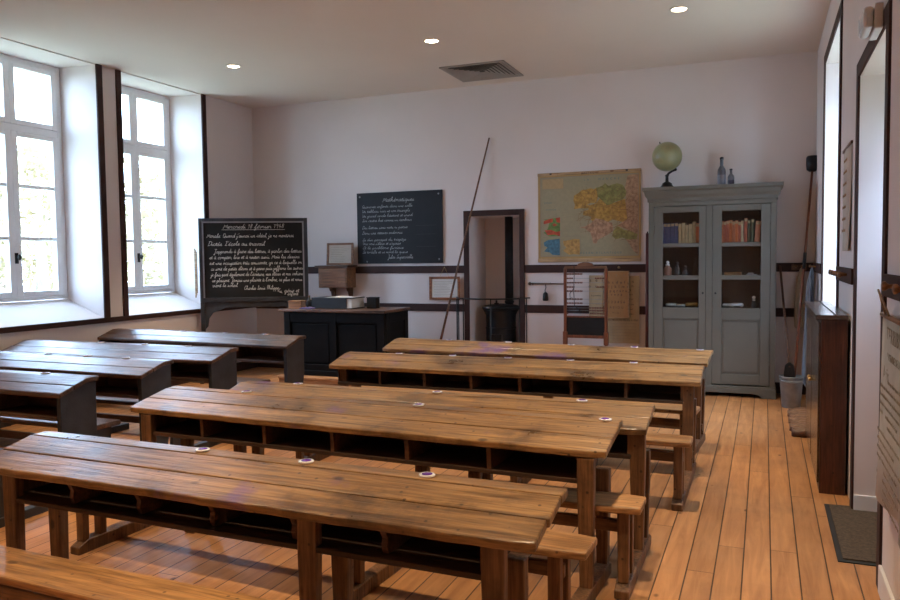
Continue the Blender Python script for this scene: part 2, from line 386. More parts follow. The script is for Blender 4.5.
def write(mb, body, x, z, u, width=None, w=.8, slant=.28, jitter=.25):
    """one line of handwriting in the XZ plane facing -Y, u = size of one letter unit; squeezed to width when given"""
    total = 0
    for ch in body:
        ch = ACC[ch][0] if ch in ACC else ch
        total += G[ch][1] if ch in G else 3.2
    sx = width/(total*u) if width else 1.0
    cx = 0
    for ch in body:
        extra = None
        if ch in ACC: ch, extra = ACC[ch]
        if ch not in G: cx += 3.2; continue
        strokes, adv = G[ch]
        if extra: strokes = strokes+';'+extra
        dz = random.uniform(-jitter, jitter)
        for st in strokes.split(';'):
            p = [tuple(map(float, q.split(','))) for q in st.split()]
            # round the corners once (Chaikin)
            q = [p[0]]
            for a, b in zip(p, p[1:]):
                q += [(a[0]*.75+b[0]*.25, a[1]*.75+b[1]*.25), (a[0]*.25+b[0]*.75, a[1]*.25+b[1]*.75)]
            q.append(p[-1])
            pts = [Vector((x+(cx+px+py*slant)*u*sx, z+(py+dz)*u)) for px, py in q]
            vs = []
            for i, pt in enumerate(pts):
                t = pts[min(i+1,len(pts)-1)]-pts[max(i-1,0)]
                if t.length < 1e-9: t = Vector((1,0))
                t.normalize(); nrm = Vector((-t.y, t.x))*(w*u*.5)
                vs += [(pt.x+nrm.x, 0, pt.y+nrm.y), (pt.x-nrm.x, 0, pt.y-nrm.y)]
            mb.add(vs, [(2*i, 2*i+1, 2*i+3, 2*i+2) for i in range(len(pts)-1)])
        cx += adv

# ================================================================== THE ROOM
b = MB(); b.box(LEFT-.6, RIGHT+.6, FRONT-.3, BACK+.75, -.12, 0)
struct(b.build('floor', M['floor']), 'wide honey pine floorboards')
b = MB(); b.box(LEFT-.6, RIGHT+.6, FRONT-.3, BACK+.75, CEIL, CEIL+.15)
struct(b.build('ceiling', M['ceiling']))

# left wall with splayed window recesses; two windows
REC = [(4.980, 6.306), (6.647, 7.971)]
XO = LEFT-.58; XW = -7.11; HEAD = 3.610; SPL = .035
b = MB()
def win_span(r): return r[0]+SPL, r[1]-SPL
edges = [FRONT-.3]
for r in REC: edges += [r[0], r[1]]
edges.append(BACK+.2)
for i in range(0, len(edges), 2):
    a, c = edges[i], edges[i+1]
    ao = a-SPL if i else a; co = c+SPL if i < len(edges)-2 else c
    b.prism([(LEFT,a),(LEFT,c),(XW,co),(XO,co),(XO,ao),(XW,ao)], 'z', 0, CEIL)
for r in REC:
    b.prism([(LEFT,0),(LEFT,.903),(XW,1.105),(XO,1.105),(XO,0)], 'y', r[0]-.001, r[1]+.001)
    b.box(XO, LEFT, r[0], r[1], HEAD, CEIL)
struct(b.build('wall_left', M['plaster']))

# back wall with the stove opening and its alcove
OX0, OX1, OZ = -3.415, -2.757, 2.02
b = MB()
b.box(LEFT-.1, OX0, BACK, BACK+.2, 0, CEIL); b.box(OX1, RIGHT+.6, BACK, BACK+.2, 0, CEIL); b.box(OX0, OX1, BACK, BACK+.2, OZ, CEIL)
struct(b.build('wall_back', M['plaster']))
b = MB()
b.box(OX0-.1, OX0, BACK+.2, BACK+.62, 0, OZ+.1); b.box(OX1, OX1+.1, BACK+.2, BACK+.62, 0, OZ+.1)
b.box(OX0-.1, OX1+.1, BACK+.60, BACK+.72, 0, OZ+.1); b.box(OX0, OX1, BACK+.2, BACK+.60, OZ, OZ+.1)
struct(b.build('wall_alcove', M['plaster']))
b = MB(); b.box(LEFT-.5, RIGHT+.6, FRONT-.3, FRONT, 0, CEIL); struct(b.build('wall_front', M['plaster']))

# right wall: window (far) and doorway (near)
WY0, WY1, WZ0, WZ1 = 6.24, 7.76, .95, 3.20
DY0, DY1, DZ1 = 3.90, 4.984, 2.505
RO = RIGHT+.56
b = MB()
b.box(RIGHT, RO, WY1, BACK+.2, 0, CEIL); b.box(RIGHT, RO, DY1, WY0, 0, CEIL); b.box(RIGHT, RO, FRONT-.3, DY0, 0, CEIL)
b.box(RIGHT, RO, WY0, WY1, 0, WZ0); b.box(RIGHT, RO, WY0, WY1, WZ1, CEIL); b.box(RIGHT, RO, DY0, DY1, DZ1, CEIL)
struct(b.build('wall_right', M['plaster']))

# trims
tn = [0]
def trim(boxes, bevel=.004, mat='trim'):
    tn[0] += 1
    q = MB()
    for bx in boxes: q.box(*bx)
    return struct(q.build('trim_%d' % tn[0], M[mat], bevel=bevel))
T = .02
for x0, x1 in ((LEFT, OX0-.066), (OX1+.062, RIGHT)):
    trim([(x0, x1, BACK-T, BACK, 1.318, 1.412)])
    trim([(x0, x1, BACK-T, BACK, .832, .927)])
trim([(OX0-.066, OX0, BACK-.03, BACK, 0, 2.09), (OX1, OX1+.062, BACK-.03, BACK, 0, 2.09), (OX0, OX1, BACK-.03, BACK, OZ, 2.09)])
trim([(LEFT, LEFT+T, FRONT, BACK, .847, .902)])
for r in REC:
    trim([(LEFT, LEFT+T, r[0]-.07, r[0], .902, HEAD+.02)])
    trim([(LEFT, LEFT+T, r[1], r[1]+.078, .902, HEAD+.02)])
trim([(LEFT, LEFT+T, REC[-1][1]+.085, BACK-T, 1.318, 1.412)])
tr = .012
trim([(RIGHT-tr, RIGHT, WY1, WY1+.10, WZ0, WZ1+.085), (RIGHT-tr, RIGHT, WY0-.10, WY0, WZ0, WZ1+.085), (RIGHT-tr, RIGHT, WY0, WY1, WZ1, WZ1+.085)], .002)
trim([(RIGHT-tr, RIGHT, DY1, DY1+.09, 0, DZ1+.082), (RIGHT-tr, RIGHT, DY0-.09, DY0, 0, DZ1+.082), (RIGHT-tr, RIGHT, DY0, DY1, DZ1, DZ1+.082)], .002)
trim([(RIGHT-T, RIGHT, WY1+.10, BACK-T, 1.318, 1.412)])
for nm, bx in (('baseboard_right', [(RIGHT-.015, RIGHT, FRONT, DY0-.09, 0, .125), (RIGHT+.0, RIGHT+.3, DY1-.014, DY1, 0, .10), (RIGHT-.015, RIGHT, 6.80, BACK, 0, .125)]),):
    q = MB()
    for x in bx: q.box(*x)
    struct(q.build(nm, M['white_paint'], bevel=.004))
for nm, bxs in (('baseboard_back', [(LEFT, OX0-.066, BACK-.018, BACK, 0, .12), (OX1+.062, RIGHT-.015, BACK-.018, BACK, 0, .12)]), ('baseboard_left', [(LEFT, LEFT+.018, FRONT, BACK-.018, 0, .12)])):
    q = MB()
    for x in bxs: q.box(*x)
    struct(q.build(nm, M['trim'], bevel=.004))

# windows on the left
def window_left(n, r):
    y0, y1 = win_span(r); yc = (y0+y1)/2; X0, X1 = XW-.07, XW
    w = bpy.data.objects.new('window_%d' % n, None); COL.objects.link(w); w['kind'] = 'structure'
    w['label'] = 'tall white six-light casement window with transom'
    z0, zt0, zt1, z1 = 1.11, 2.85, 2.925, HEAD
    q = MB(); q.box(X0, X1, y0, y0+.06, z0, z1); q.box(X0, X1, y1-.06, y1, z0, z1); q.box(X0, X1, y0+.06, y1-.06, z0, z0+.045)
    q.box(X0, X1, y0+.06, y1-.06, z1-.06, z1); q.box(X0, X1, y0+.06, y1-.06, zt0, zt1)
    q.build('window_frame', M['frame_paint'], w, .006)
    for s, (a, c) in enumerate(((y0+.06, yc), (yc, y1-.06))):
        for k, (p0, p1) in enumerate(((z0+.045, zt0), (zt1, z1-.06))):
            q = MB(); st = .07 if k == 0 else .065
            q.box(X0+.012, X1+.012, a, a+st, p0, p1); q.box(X0+.012, X1+.012, c-st, c, p0, p1)
            q.box(X0+.012, X1+.012, a+st, c-st, p0, p0+.055); q.box(X0+.012, X1+.012, a+st, c-st, p1-.045, p1)
            if k == 0:
                for zz in (1.758, 2.30): q.box(X0+.03, X1+.006, a+st, c-st, zz-.018, zz+.018)
            sh = q.build('casement' if k == 0 else 'transom_sash', M['frame_paint'], w, .005)
            g = MB(); g.box(X0+.045, X0+.049, a+st-.005, c-st+.005, p0+.05, p1-.04)
            g.build('pane', M['glass'], sh)
    q = MB(); q.box(X1+.012, X1+.030, yc-.016, yc+.016, 1.50, 1.61); q.tube([(X1+.03,yc,1.57),(X1+.06,yc,1.57)], .012, 8); q.sphere((X1+.065,yc,1.565), .026, 12, sc=(.7,.8,1.2))
    q.build('handle', M['iron'], w, .003)
for i, r in enumerate(REC): window_left(i+1, r)

# window and glazed door in the right wall
w = bpy.data.objects.new('window_3', None); COL.objects.link(w); w['kind'] = 'structure'
q = MB(); X0, X1 = RO-.10, RO-.04
q.box(X0, X1, WY0, WY0+.07, WZ0, WZ1); q.box(X0, X1, WY1-.07, WY1, WZ0, WZ1); q.box(X0, X1, WY0+.07, WY1-.07, WZ0, WZ0+.06); q.box(X0, X1, WY0+.07, WY1-.07, WZ1-.06, WZ1)
q.box(X0, X1, 6.96, 7.04, WZ0+.06, WZ1-.06); q.box(X0, X1, WY0+.07, WY1-.07, 2.6, 2.66)
q.build('window_frame', M['frame_paint'], w, .005)
q = MB(); q.box(X0+.03, X0+.034, WY0+.06, WY1-.06, WZ0+.05, WZ1-.05); q.build('pane', M['glass'], w)
w = bpy.data.objects.new('door_1', None); COL.objects.link(w); w['kind'] = 'structure'
q = MB(); X0, X1 = RO-.09, RO-.04
q.box(X0, X1, DY0, DY0+.12, 0, DZ1); q.box(X0, X1, DY1-.12, DY1, 0, DZ1); q.box(X0, X1, DY0+.12, DY1-.12, 0, 1.75); q.box(X0, X1, DY0+.12, DY1-.12, 2.25, DZ1)
q.build('door_leaf', M['frame_paint'], w, .005)
q = MB(); q.box(X0+.02, X0+.024, DY0+.11, DY1-.11, 1.74, 2.26); q.build('pane', M['glass'], w)
q = MB(); q.tube([(X0-.05,DY0+.06,1.02),(X0,DY0+.06,1.02)], .01); q.tube([(X0-.05,DY0+.06,1.02),(X0-.05,DY0+.17,1.02)], .01); q.build('door_handle', M['steel'], w)

# ================================================================== SCHOOL DESKS
def inkwell(x, y, z, label, group):
    t = thing('inkwell', label, 'inkwell', (x,y,z), 0, group)
    q = MB(); q.lathe([(.012,-.02),(.014,0),(.027,.001),(.030,.004),(.029,.008),(.020,.009),(.015,.006),(.0125,-.012),(.002,-.014)], (0,0,0), 20)
    q.build('well', M['porcelain'], t)
    q = MB(); q.lathe([(.001,.0055),(.0165,.0068),(.0195,.0093),(.001,.0085)], (0,0,0), 16); q.build('ink', M['ink'], t)
    return t

def brown_desk(L, label, loc, rz, bench, depth=.37, n_div=5, legs=None, zb=.735, zf=.67, front_seed=0, yleg=(.045,-.115), skip=(), hooked=False, bend=.045, n_seat=0):
    """origin: front right corner of the top, on the floor; x runs to -L, y runs away from the sitter"""
    rnd = random.Random(front_seed)
    t = thing('school_desk', label, 'school desk', loc, rz, 'brown bench desks of the right-hand block')
    th = .032; yk = depth-.085
    def zt(y): return zf+(zb-zf)*min(1, y/yk)
    # three boards: two sloping, a flat strip at the back; front edge worn and wavy
    q = MB(); nseg = 36
    for (ya, yb) in ((0, yk*.49), (yk*.49+.004, yk-.002), (yk+.003, depth)):
        xs = [-L*i/nseg for i in range(nseg+1)]
        sk = rnd.uniform(-.004,.004)
        va = []
        for i, x in enumerate(xs):
            wob = (sin(i*.9+front_seed)+sin(i*2.3+1))*.0025 if ya == 0 else 0
            if i in (0, nseg) and ya == 0: wob += .012
            xx = x+(sk if i in (0,) else 0)
            va += [(xx, ya+wob, zt(ya)), (xx, yb, zt(yb)), (xx, yb, zt(yb)-th), (xx, ya+wob+.004, zt(ya)-th)]
        fs = []
        for i in range(nseg):
            for k in range(4): fs.append((4*i+k, 4*i+(k+1)%4, 4*i+4+(k+1)%4, 4*i+4+k))
        fs += [(0,1,2,3), (4*nseg+3,4*nseg+2,4*nseg+1,4*nseg)]
        q.add(va, fs)
    q.build('desktop', M['oak'], t, .006)
    # book box under the top
    legs = legs or [.09, .82, L-.12]; xe = legs[0]+.03; xl = legs[-1]+.03; ys = .05 if hooked else .025
    zu = zf-th-.002; zc = zf-.155
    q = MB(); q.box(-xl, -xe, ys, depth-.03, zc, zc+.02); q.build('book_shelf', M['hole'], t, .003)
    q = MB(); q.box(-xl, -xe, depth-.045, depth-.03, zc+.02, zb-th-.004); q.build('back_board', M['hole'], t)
    for k in range(n_div):
        x = -xe-(xl-xe)*(k+1)/(n_div+1)
        pd = [(.085,zc+.021),(.075,zc+.05),(.08,zc+.075),(.055,zu)] if hooked else [(.028,zc+.02),(.022,zu)]
        q = MB(); q.prism(pd+[(depth-.046,zb-th-.006),(depth-.046,zc+.02)], 'x', x-.011, x+.011)
        q.build('divider', M['brown_inside'], t, .002)
    for x in (-xe-.009, -xl+.009):
        q = MB(); q.prism([(ys+.02,zc+.021),(ys+.02,zu),(depth-.047,zb-th-.006),(depth-.047,zc+.021)], 'x', x-.009, x+.009); q.build('end_board', M['oak_edge'], t, .002)
    # trestles
    legs = legs or [.09, .82, L-.12]
    y0 = -bench-.0
    for li, x in enumerate(legs):
        x = -x
        for (ya, yb, top, w) in ((yleg[0], yleg[0]+.045, zu, .075), (depth+yleg[1], depth+yleg[1]+.05, zc, .07)):
            if li in skip and top == zu: continue
            q = MB(); q.prism([(x-w*.36,.055),(x+w*.36,.055),(x+w*.5,top-.12),(x+w*.5,top),(x-w*.5,top),(x-w*.5,top-.12)], 'y', ya, yb)
            q.build('desk_leg', M['oak_edge'], t, .006)
        q = MB(); q.prism([(y0-.0,0),(depth-.02,0),(depth-.02,.05),(depth-.05,.066),(y0+.06,.066),(y0,.04)], 'x', x-.033, x+.033)
        q.build('runner', M['oak_edge'], t, .006)
        for yy in (y0+.035, y0+.145):
            q = MB(); q.prism([(x-.024,.06),(x+.024,.06),(x+.026,.38),(x-.026,.38)], 'y', yy, yy+.042); q.build('bench_leg', M['oak_edge'], t, .005)
    q = MB(); q.box(-L+.10, -.06, y0+.085, y0+.115, .27, .325); 
    q.build('bench_rail', M['oak_rail'], t, .004)
    if 1 not in skip or n_div == 6:
      q = MB(); q.box(-L+.10, -.06, depth-.16, depth-.125, .10, .155); q.build('foot_rail', M['oak_rail'], t, .004)
    # bench
    q = MB(); nb = 24; va = []
    for i in range(nb+1):
        x = bend-(L-.04)*i/nb; e = .014 if i in (0, nb) else 0
        wv = sin(i*1.1+front_seed)*.002
        va += [(x, y0+e+wv, .412), (x, y0+.21-e, .412), (x, y0+.21-e, .380), (x, y0+e+wv, .380)]
    fs = []
    for i in range(nb):
        for k in range(4): fs.append((4*i+k, 4*i+(k+1)%4, 4*i+4+(k+1)%4, 4*i+4+k))
    fs += [(0,1,2,3), (4*nb+3,4*nb+2,4*nb+1,4*nb)]
    q.add(va, fs); q.build('bench_seat', M['bench'], t, .008)
    return t

BD = [
 dict(L=2.44, loc=(-.607,2.112,0), rz=-.025, bench=.318, label='long worn brown school desk nearest the camera with three inkwells along its back strip', depth=.365, legs=[.15,.82,2.28]),
 dict(L=2.76, bend=.045, loc=(-.622,3.235,0), rz=-.045, bench=.49, label='second brown school desk from the front, violet ink stains at its right end', depth=.385, legs=[.085,1.03,2.63], yleg=(.006,-.085), skip=(1,)),
 dict(L=2.55, loc=(-.515,3.725,0), rz=-.0, bench=.40, label='brown school desk pushed up close behind the ink-stained second one, its left half covered', depth=.335, legs=[.05,.9,2.42]),
 dict(L=2.82, bend=-.01, loc=(-.378,5.255,0), rz=.0, bench=.63, label='fourth brown school desk from the front, its row of dark book holes facing us', depth=.365, legs=[.085,1.1,2.72], skip=(1,)),
 dict(L=2.92, bend=.01, loc=(-.40,6.20,0), rz=-.07, bench=.60, label='rearmost brown school desk of the block, nearest the bookcase and stove', depth=.34, legs=[.085,1.1,2.82], skip=(1,)),
]
for i, d in enumerate(BD): d['o'] = brown_desk(d['L'], d['label'], d['loc'], d['rz'], d['bench'], d['depth'], legs=d['legs'], front_seed=i+1, yleg=d.get('yleg',(.045,-.115)), skip=d.get('skip',()), hooked=(i==0), bend=d.get('bend',.03), n_div=5 if i in (0,1,2) else 6)
def on_desk(x, y0, rz, loc, back): return y0
INK = [(0, [(-2.106,'leftmost'),(-1.608,'middle'),(-1.102,'rightmost')], 'on the nearest brown desk', .735),
       (1, [(-2.803,'leftmost'),(-1.681,'middle'),(-.699,'rightmost')], 'on the second brown desk from the front', .735),
       (2, [(-2.66,'leftmost'),(-1.725,'middle'),(-.89,'rightmost')], 'on the desk pushed behind the ink-stained one', .735),
       (3, [(-2.728,'leftmost'),(-2.261,'second from left'),(-1.804,'middle'),(-1.321,'second from right'),(-.863,'rightmost')], 'on the fourth brown desk', .735),
       (4, [(-2.752,'leftmost'),(-2.157,'second from left'),(-1.571,'middle'),(-1.024,'second from right'),(-.496,'rightmost')], 'on the rearmost brown desk', .735)]
for i, xs, where, z in INK:
    d = BD[i]
    for x, w_ in xs:
        lx = (x-d['loc'][0])/cos(d['rz']); ly = d['depth']-.042
        wx = d['loc'][0]+lx*cos(d['rz'])-ly*sin(d['rz']); wy = d['loc'][1]+lx*sin(d['rz'])+ly*cos(d['rz'])
        inkwell(wx, wy, z, ('%s white porcelain inkwell ' % w_)+where, 'inkwells let into the school desks')

def black_desk(L, label, loc, rz, bench, depth=.33, n_div=3):
    t = thing('school_desk', label, 'school desk', loc, rz, 'black-sided bench desks by the windows')
    zb, zf, th = .77, .70, .03; yk = depth-.085
    q = MB()
    q.prism([(0,zf-th),(0,zf),(yk*.5,zf+(zb-zf)*.5),(yk*.5,zf+(zb-zf)*.5-th)], 'x', -L, 0)
    q.prism([(yk*.5+.003,zf+(zb-zf)*.5-th),(yk*.5+.003,zf+(zb-zf)*.5+.001),(yk,zb),(depth+.01,zb),(depth+.01,zb-th),(yk,zb-th)], 'x', -L, 0)
    q.build('desktop', M['black_top'], t, .007)
    zu = zf-th-.001
    # solid end panels, waisted low down at the back
    pro = [(.025,0),(depth-.10,0),(depth-.06,.12),(depth-.025,.30),(depth-.005,.42),(depth-.002,zb-th-.002),(yk,zb-th-.002),(.02,zf-th+.002)]
    for x in (-.055, -L+.02):
        q = MB(); q.prism(pro, 'x', x, x+.035); q.build('end_panel', M['black_side'], t, .004)
    zc = .525
    q = MB(); q.box(-L+.056, -.056, .015, depth-.03, zc, zc+.024); q.build('book_shelf', M['black_top'], t, .004)
    q = MB(); q.box(-L+.056, -.056, depth-.03, depth-.012, zc-.04, zb-th-.003); q.build('back_board', M['brown_inside'], t)
    for k in range(n_div):
        x = -.06-(L-.12)*(k+1)/(n_div+1)
        q = MB(); q.prism([(.05,zc+.025),(.04,zu),(depth-.031,zb-th-.004),(depth-.031,zc+.025)], 'x', x-.01, x+.01); q.build('divider', M['brown_inside'], t)
    q = MB(); q.box(-L+.056, -.056, depth-.17, depth-.14, .09, .15); q.build('foot_rail', M['brown_inside'], t, .004)
    y0 = -bench
    for x in (-.05, -L*.5, -L+.05):
        q = MB(); q.box(x-.03, x+.03, y0, .03 if x != -L*.5 else depth-.05, 0, .055); q.build('runner', M['black_side'], t, .005)
        q = MB(); q.prism([(y0+.01,.05),(y0+.20,.05),(y0+.18,.22),(y0+.205,.395),(y0+.005,.395),(y0+.03,.22)], 'x', x-.014, x+.014); q.build('bench_panel', M['black_side'], t, .004)
    q = MB(); q.prism([(y0-.02,.41),(y0-.01,.43),(y0+.225,.43),(y0+.235,.41),(y0+.225,.395),(y0-.01,.395)], 'x', -L+.0, .02); q.build('bench_seat', M['black_top'], t, .006)
    return t
LD = [
 dict(L=2.35, loc=(-3.985,3.425,0), rz=0, bench=.52, depth=.30, label='black-sided school desk nearest the camera on the window side, cut by the frame'),
 dict(L=2.42, loc=(-4.08,4.19,0), rz=-.01, bench=.445, depth=.32, label='second black-sided desk from the front, by the large left window'),
 dict(L=2.42, loc=(-4.11,4.98,0), rz=0, bench=.445, depth=.345, label='third black-sided desk from the front, a step behind the window-lit pair'),
 dict(L=2.53, loc=(-4.135,6.07,0), rz=-.055, bench=.50, depth=.30, label='rearmost black-sided desk, in front of the chalkboard easel'),
]
for d in LD: d['o'] = black_desk(d['L'], d['label'], d['loc'], d['rz'], d['bench'], d['depth'])
for i, xs, where in ((0, [(-4.903,'left'),(-4.402,'right')], 'on the nearest black-sided desk'), (1, [(-5.317,'left'),(-4.894,'middle'),(-4.499,'right')], 'on the second black-sided desk'),
                     (2, [(-5.601,'left'),(-5.091,'middle'),(-4.604,'right')], 'on the third black-sided desk'), (3, [(-5.676,'left'),(-5.092,'middle'),(-4.58,'right')], 'on the rearmost black-sided desk')):
    d = LD[i]
    for x, w_ in xs:
        lx = (x-d['loc'][0])/cos(d['rz']); ly = d['depth']-.045
        wx = d['loc'][0]+lx*cos(d['rz'])-ly*sin(d['rz']); wy = d['loc'][1]+lx*sin(d['rz'])+ly*cos(d['rz'])
        inkwell(wx, wy, .77, ('%s-hand white porcelain inkwell ' % w_ if w_ != 'middle' else 'middle white porcelain inkwell ')+where, 'inkwells let into the school desks')

# ================================================================== TEACHER'S END
DZ = .17
t = thing('platform', 'low wooden platform under the black teacher\'s desk', 'platform', (-4.4,7.45,0))
q = MB(); q.box(-.81, .80, 0, 1.12, DZ-.03, DZ); q.build('platform_boards', M['dais_wood'], t, .006)
q = MB(); q.box(-.80, .78, .015, 1.11, 0, DZ-.031); q.build('riser', M['dais_wood'], t)

t = thing('teacher_desk', 'large glossy black teacher\'s desk with two front panels, on the low platform', 'desk', (-4.54,7.58,DZ))
W2, DP, HT = .655, .60, .735
q = MB(); q.box(-W2-.05, W2+.03, -.03, DP+.03, HT, HT+.03); q.build('desktop', M['black_top'], t, .006)
q = MB()
q.box(-W2, W2, .03, DP, .06, HT)
q.build('carcass', M['black_gloss'], t)
for x0, x1 in ((-W2, -W2+.08), (-.045, .045), (W2-.09, W2)):
    q = MB(); q.box(x0, x1, 0, .03, .06, HT); q.build('stile', M['black_gloss'], t, .003)
for x0, x1 in ((-W2+.08, -.045), (.045, W2-.09)):
    for za, zb2 in ((HT-.12, HT), (.06, .13)):
        q = MB(); q.box(x0, x1, .003, .03, za, zb2); q.build('rail', M['black_gloss'], t, .003)
    q = MB(); q.box(x0+.02, x1-.02, .018, .03, .15, HT-.14); q.build('front_panel', M['black_gloss'], t, .008)
for y0_, y1_ in ((.03, .11), (DP-.09, DP)):
    q = MB(); q.box(W2, W2+.012, y0_, y1_, .06, HT); q.build('stile', M['black_gloss'], t, .003)
for za, zb2 in ((HT-.11, HT), (.06, .13)):
    q = MB(); q.box(W2, W2+.012, .11, DP-.09, za, zb2); q.build('rail', M['black_gloss'], t, .003)
q = MB(); q.box(-W2-.01, W2+.015, -.012, DP+.0, 0, .06); q.build('plinth', M['black_gloss'], t, .006)
TZ = DZ+HT+.03
# things on it
t = thing('register', 'thick dark bound register lying at the right of the teacher\'s desk, pale page edges', 'book', (-4.66,7.86,TZ), -.02)
q = MB(); q.prism([(-.235,0),(-.235,.118),(-.10,.128),(.235,.126),(.235,.012),(.235,0)], 'y', -.15, -.138)
q.box(-.24, .30, -.15, .17, 0, .012); q.box(-.24, .30, -.15, .17, .118, .130); q.build('cover', M['slate'], t, .004)
q = MB(); q.box(-.225, .295, -.137, .155, .012, .118); q.build('pages', M['paper_white'], t)
q = MB(); q.prism([(-.08,.131),(.04,.140),(.16,.132),(.30,.136),(.30,.131)], 'y', -.12, .12); q.build('loose_sheet', M['paper_white'], t)
q = MB(); q.box(-.06,.06,-.05,.05,0,.12); q.box(-.065,.065,-.055,.055,.12,.13)
tag(q.build('black_box', M['slate_old'], loc=(-4.20,7.93,TZ), bevel=.004), 'small black box behind the pale page edges of the register', 'box')
t = thing('wooden_box', 'small orange-brown wooden box at the left end of the teacher\'s desk', 'box', (-5.10,7.72,TZ), .05)
q = MB(); q.box(-.085,.085,-.055,.055,0,.075); q.build('body', M['mid_wood'], t, .004)
q = MB(); q.box(-.09,.09,-.06,.06,.075,.092); q.build('lid', M['mid_wood'], t, .004)
q = MB(); q.prism([(-.09,0),(.09,0),(.085,.012),(.03,.022),(-.05,.016),(-.088,.01)], 'y', -.05, .06)
tag(q.build('folded_cloth', plain('violet_cloth', (.10,.08,.19), .9), loc=(-4.93,7.69,TZ), bevel=.004), 'violet folded cloth between the wooden box and the register', 'cloth')
t = thing('ink_bottle', 'dark ink bottle standing behind the violet cloth', 'bottle', (-5.02,7.86,TZ))
q = MB(); q.lathe([(.03,0),(.034,.01),(.034,.075),(.026,.095),(.012,.10),(.012,.125)], n=16); q.build('body', M['slate_old'], t)
q = MB(); q.lathe([(.014,.125),(.014,.145),(.005,.148)], n=12); q.build('stopper', M['brown_inside'], t)

# ---- easel blackboard
EL = Vector((-6.50,7.70,0)); ER = Vector((-5.36,8.38,0)); ew = (ER-EL).length
t = thing('blackboard_easel', 'blackboard in a dark wooden stand, dated lesson in chalk, by the window wall', 'blackboard', EL, math.atan2(ER.y-EL.y, ER.x-EL.x))
z0, z1 = 1.01, 2.035
q = MB(); q.box(.03, ew-.03, 0, .025, z0+.03, z1-.03); q.build('board', M['slate_old'], t)
q = MB(); q.box(0,.04,-.012,.035,z0-.02,z1); q.box(ew-.045,ew,-.012,.035,z0-.02,z1); q.box(.04,ew-.045,-.012,.035,z1-.04,z1); q.box(.04,ew-.045,-.012,.035,z0-.02,z0+.035)
q.build('frame', M['black_side'], t, .004)
q = MB(); q.box(.04,.058,-.010,.0,z0+.035,z1-.058); q.box(ew-.063,ew-.045,-.010,.0,z0+.035,z1-.058); q.box(.04,ew-.045,-.010,.0,z1-.058,z1-.04)
q.build('chalked_edge', M['steel'], t)
for x in (.0, ew-.05):
    q = MB(); q.box(x, x+.05, -.01, .04, .05, z0-.02); q.build('post', M['black_side'], t, .004)
    q = MB(); q.box(x, x+.05, -.21, .21, 0, .055); q.build('foot', M['black_side'], t, .006)
q = MB(); q.box(.05, ew-.05, 0, .03, z0-.09, z0-.02); q.build('rail', M['black_side'], t, .004)
q = MB(); q.prism([(.05,z0-.09),(.30,z0-.09),(.24,z0-.12),(.15,z0-.15),(.10,z0-.22),(.085,z0-.32),(.05,z0-.36)], 'y', .003, .027); q.build('bracket', M['black_side'], t, .003)
q = MB(); x1 = ew-.05; q.prism([(x1,z0-.09),(x1-.25,z0-.09),(x1-.19,z0-.12),(x1-.10,z0-.15),(x1-.05,z0-.22),(x1-.035,z0-.32),(x1,z0-.36)], 'y', .003, .027); q.build('bracket', M['black_side'], t, .003)
u = .0062
H_ = z1-z0
def eline(s, fx0, fx1, fz, k=1.0): chalk_line(t, -.0012, M['chalk'], s, fx0*ew, z0+H_*fz, u*k, (fx1-fx0)*ew, w=.62)
LN = [('Mercredi 18 février 1948', .22, .78, .875, 1.1), ("Morale: Quand j'aurai un idéal, je ne mentirai", .07, .87, .765, 1), ("Dictée. L'école au travail", .08, .60, .665, 1.1),
 ("J'apprends à faire des lettres, à parler des lettres", .13, .94, .575, 1), ("et à compter, lire et à rester assis. Mais les dessins", .09, .92, .505, 1), ("est une occupation très amusante, grâce à laquelle on", .09, .94, .435, 1),
 ("ce sont de petits élèves et à peine puis jeffrons les autres", .10, .95, .365, 1), ("je fais part également de l'écriture, mes élèves et mes cahiers", .10, .95, .295, 1), ("se plaisent. Jamais une plainte à l'ombre, ce plus et nous", .11, .94, .225, 1),
 ("vient le soleil", .11, .34, .165, 1), ('Charles Louis Philippe', .40, .72, .125, 1), ('Vu, génie et', .70, .91, .085, 1.1), ('enfant', .80, .90, .048, 1)]
for a_ in LN: eline(*a_)
q = MB(); q.box(.21*ew,.79*ew,0,.0004,z0+H_*.857,z0+H_*.861); o = q.build('chalk_underline', M['chalk'], t); o.location = (0,-.0012,0)
q = MB()
for k in range(3): q.box(-.035+.012*k, -.027+.012*k, -.02, .0, 1.05+.03*k, 1.66-.02*k)
o = tag(q.build('wooden_rulers', M['pale_wood'], loc=(EL.x-.012, EL.y-.02, 0), bevel=.002), 'pale wooden laths hanging at the left edge of the easel blackboard', 'ruler')

# ---- blackboard on the back wall
t = thing('blackboard', 'frameless black chalkboard screwed to the back wall, poem in chalk', 'blackboard', (-4.985,BACK,1.445))
bw, bh = 1.22, .925
q = MB(); q.box(0, bw, -.025, -.002, 0, bh); q.build('board', M['slate'], t, .003)
for x, z in ((.045,.875),(bw-.05,.875),(bw-.05,.05),(.14,.025)):
    q = MB(); q.lathe([(.012,0),(.010,-.004),(.003,-.006)], (x,-.025,z), 12, axis='y'); q.build('screw', M['steel'], t)
u = .0047
def bline(s, a, c, f, k=1.0): chalk_line(t, -.0262, M['chalk_dim'], s, a*bw, f*bh, u*k, (c-a)*bw, w=.7)
bline('Mathématiques', .31, .68, .865, 1.5)
bline('Quarante enfants dans une salle', .06, .66, .785)
bline('Un tableau noir et son triangle', .06, .63, .72)
bline('Un grand cercle hésitant et sourd', .06, .66, .655)
bline('Son centre bat comme un tambour', .06, .65, .59)
bline('Des lettres sans mots ni patrie', .06, .60, .49)
bline('Dans une attente endormie', .06, .54, .415)
bline('Le dur parapet du trapèze', .06, .58, .32)
bline("Une voix s'élève et s'apaise", .06, .52, .265)
bline('Et le problème furieux', .06, .55, .205)
bline('Se tortille et se mord la queue', .06, .60, .145)
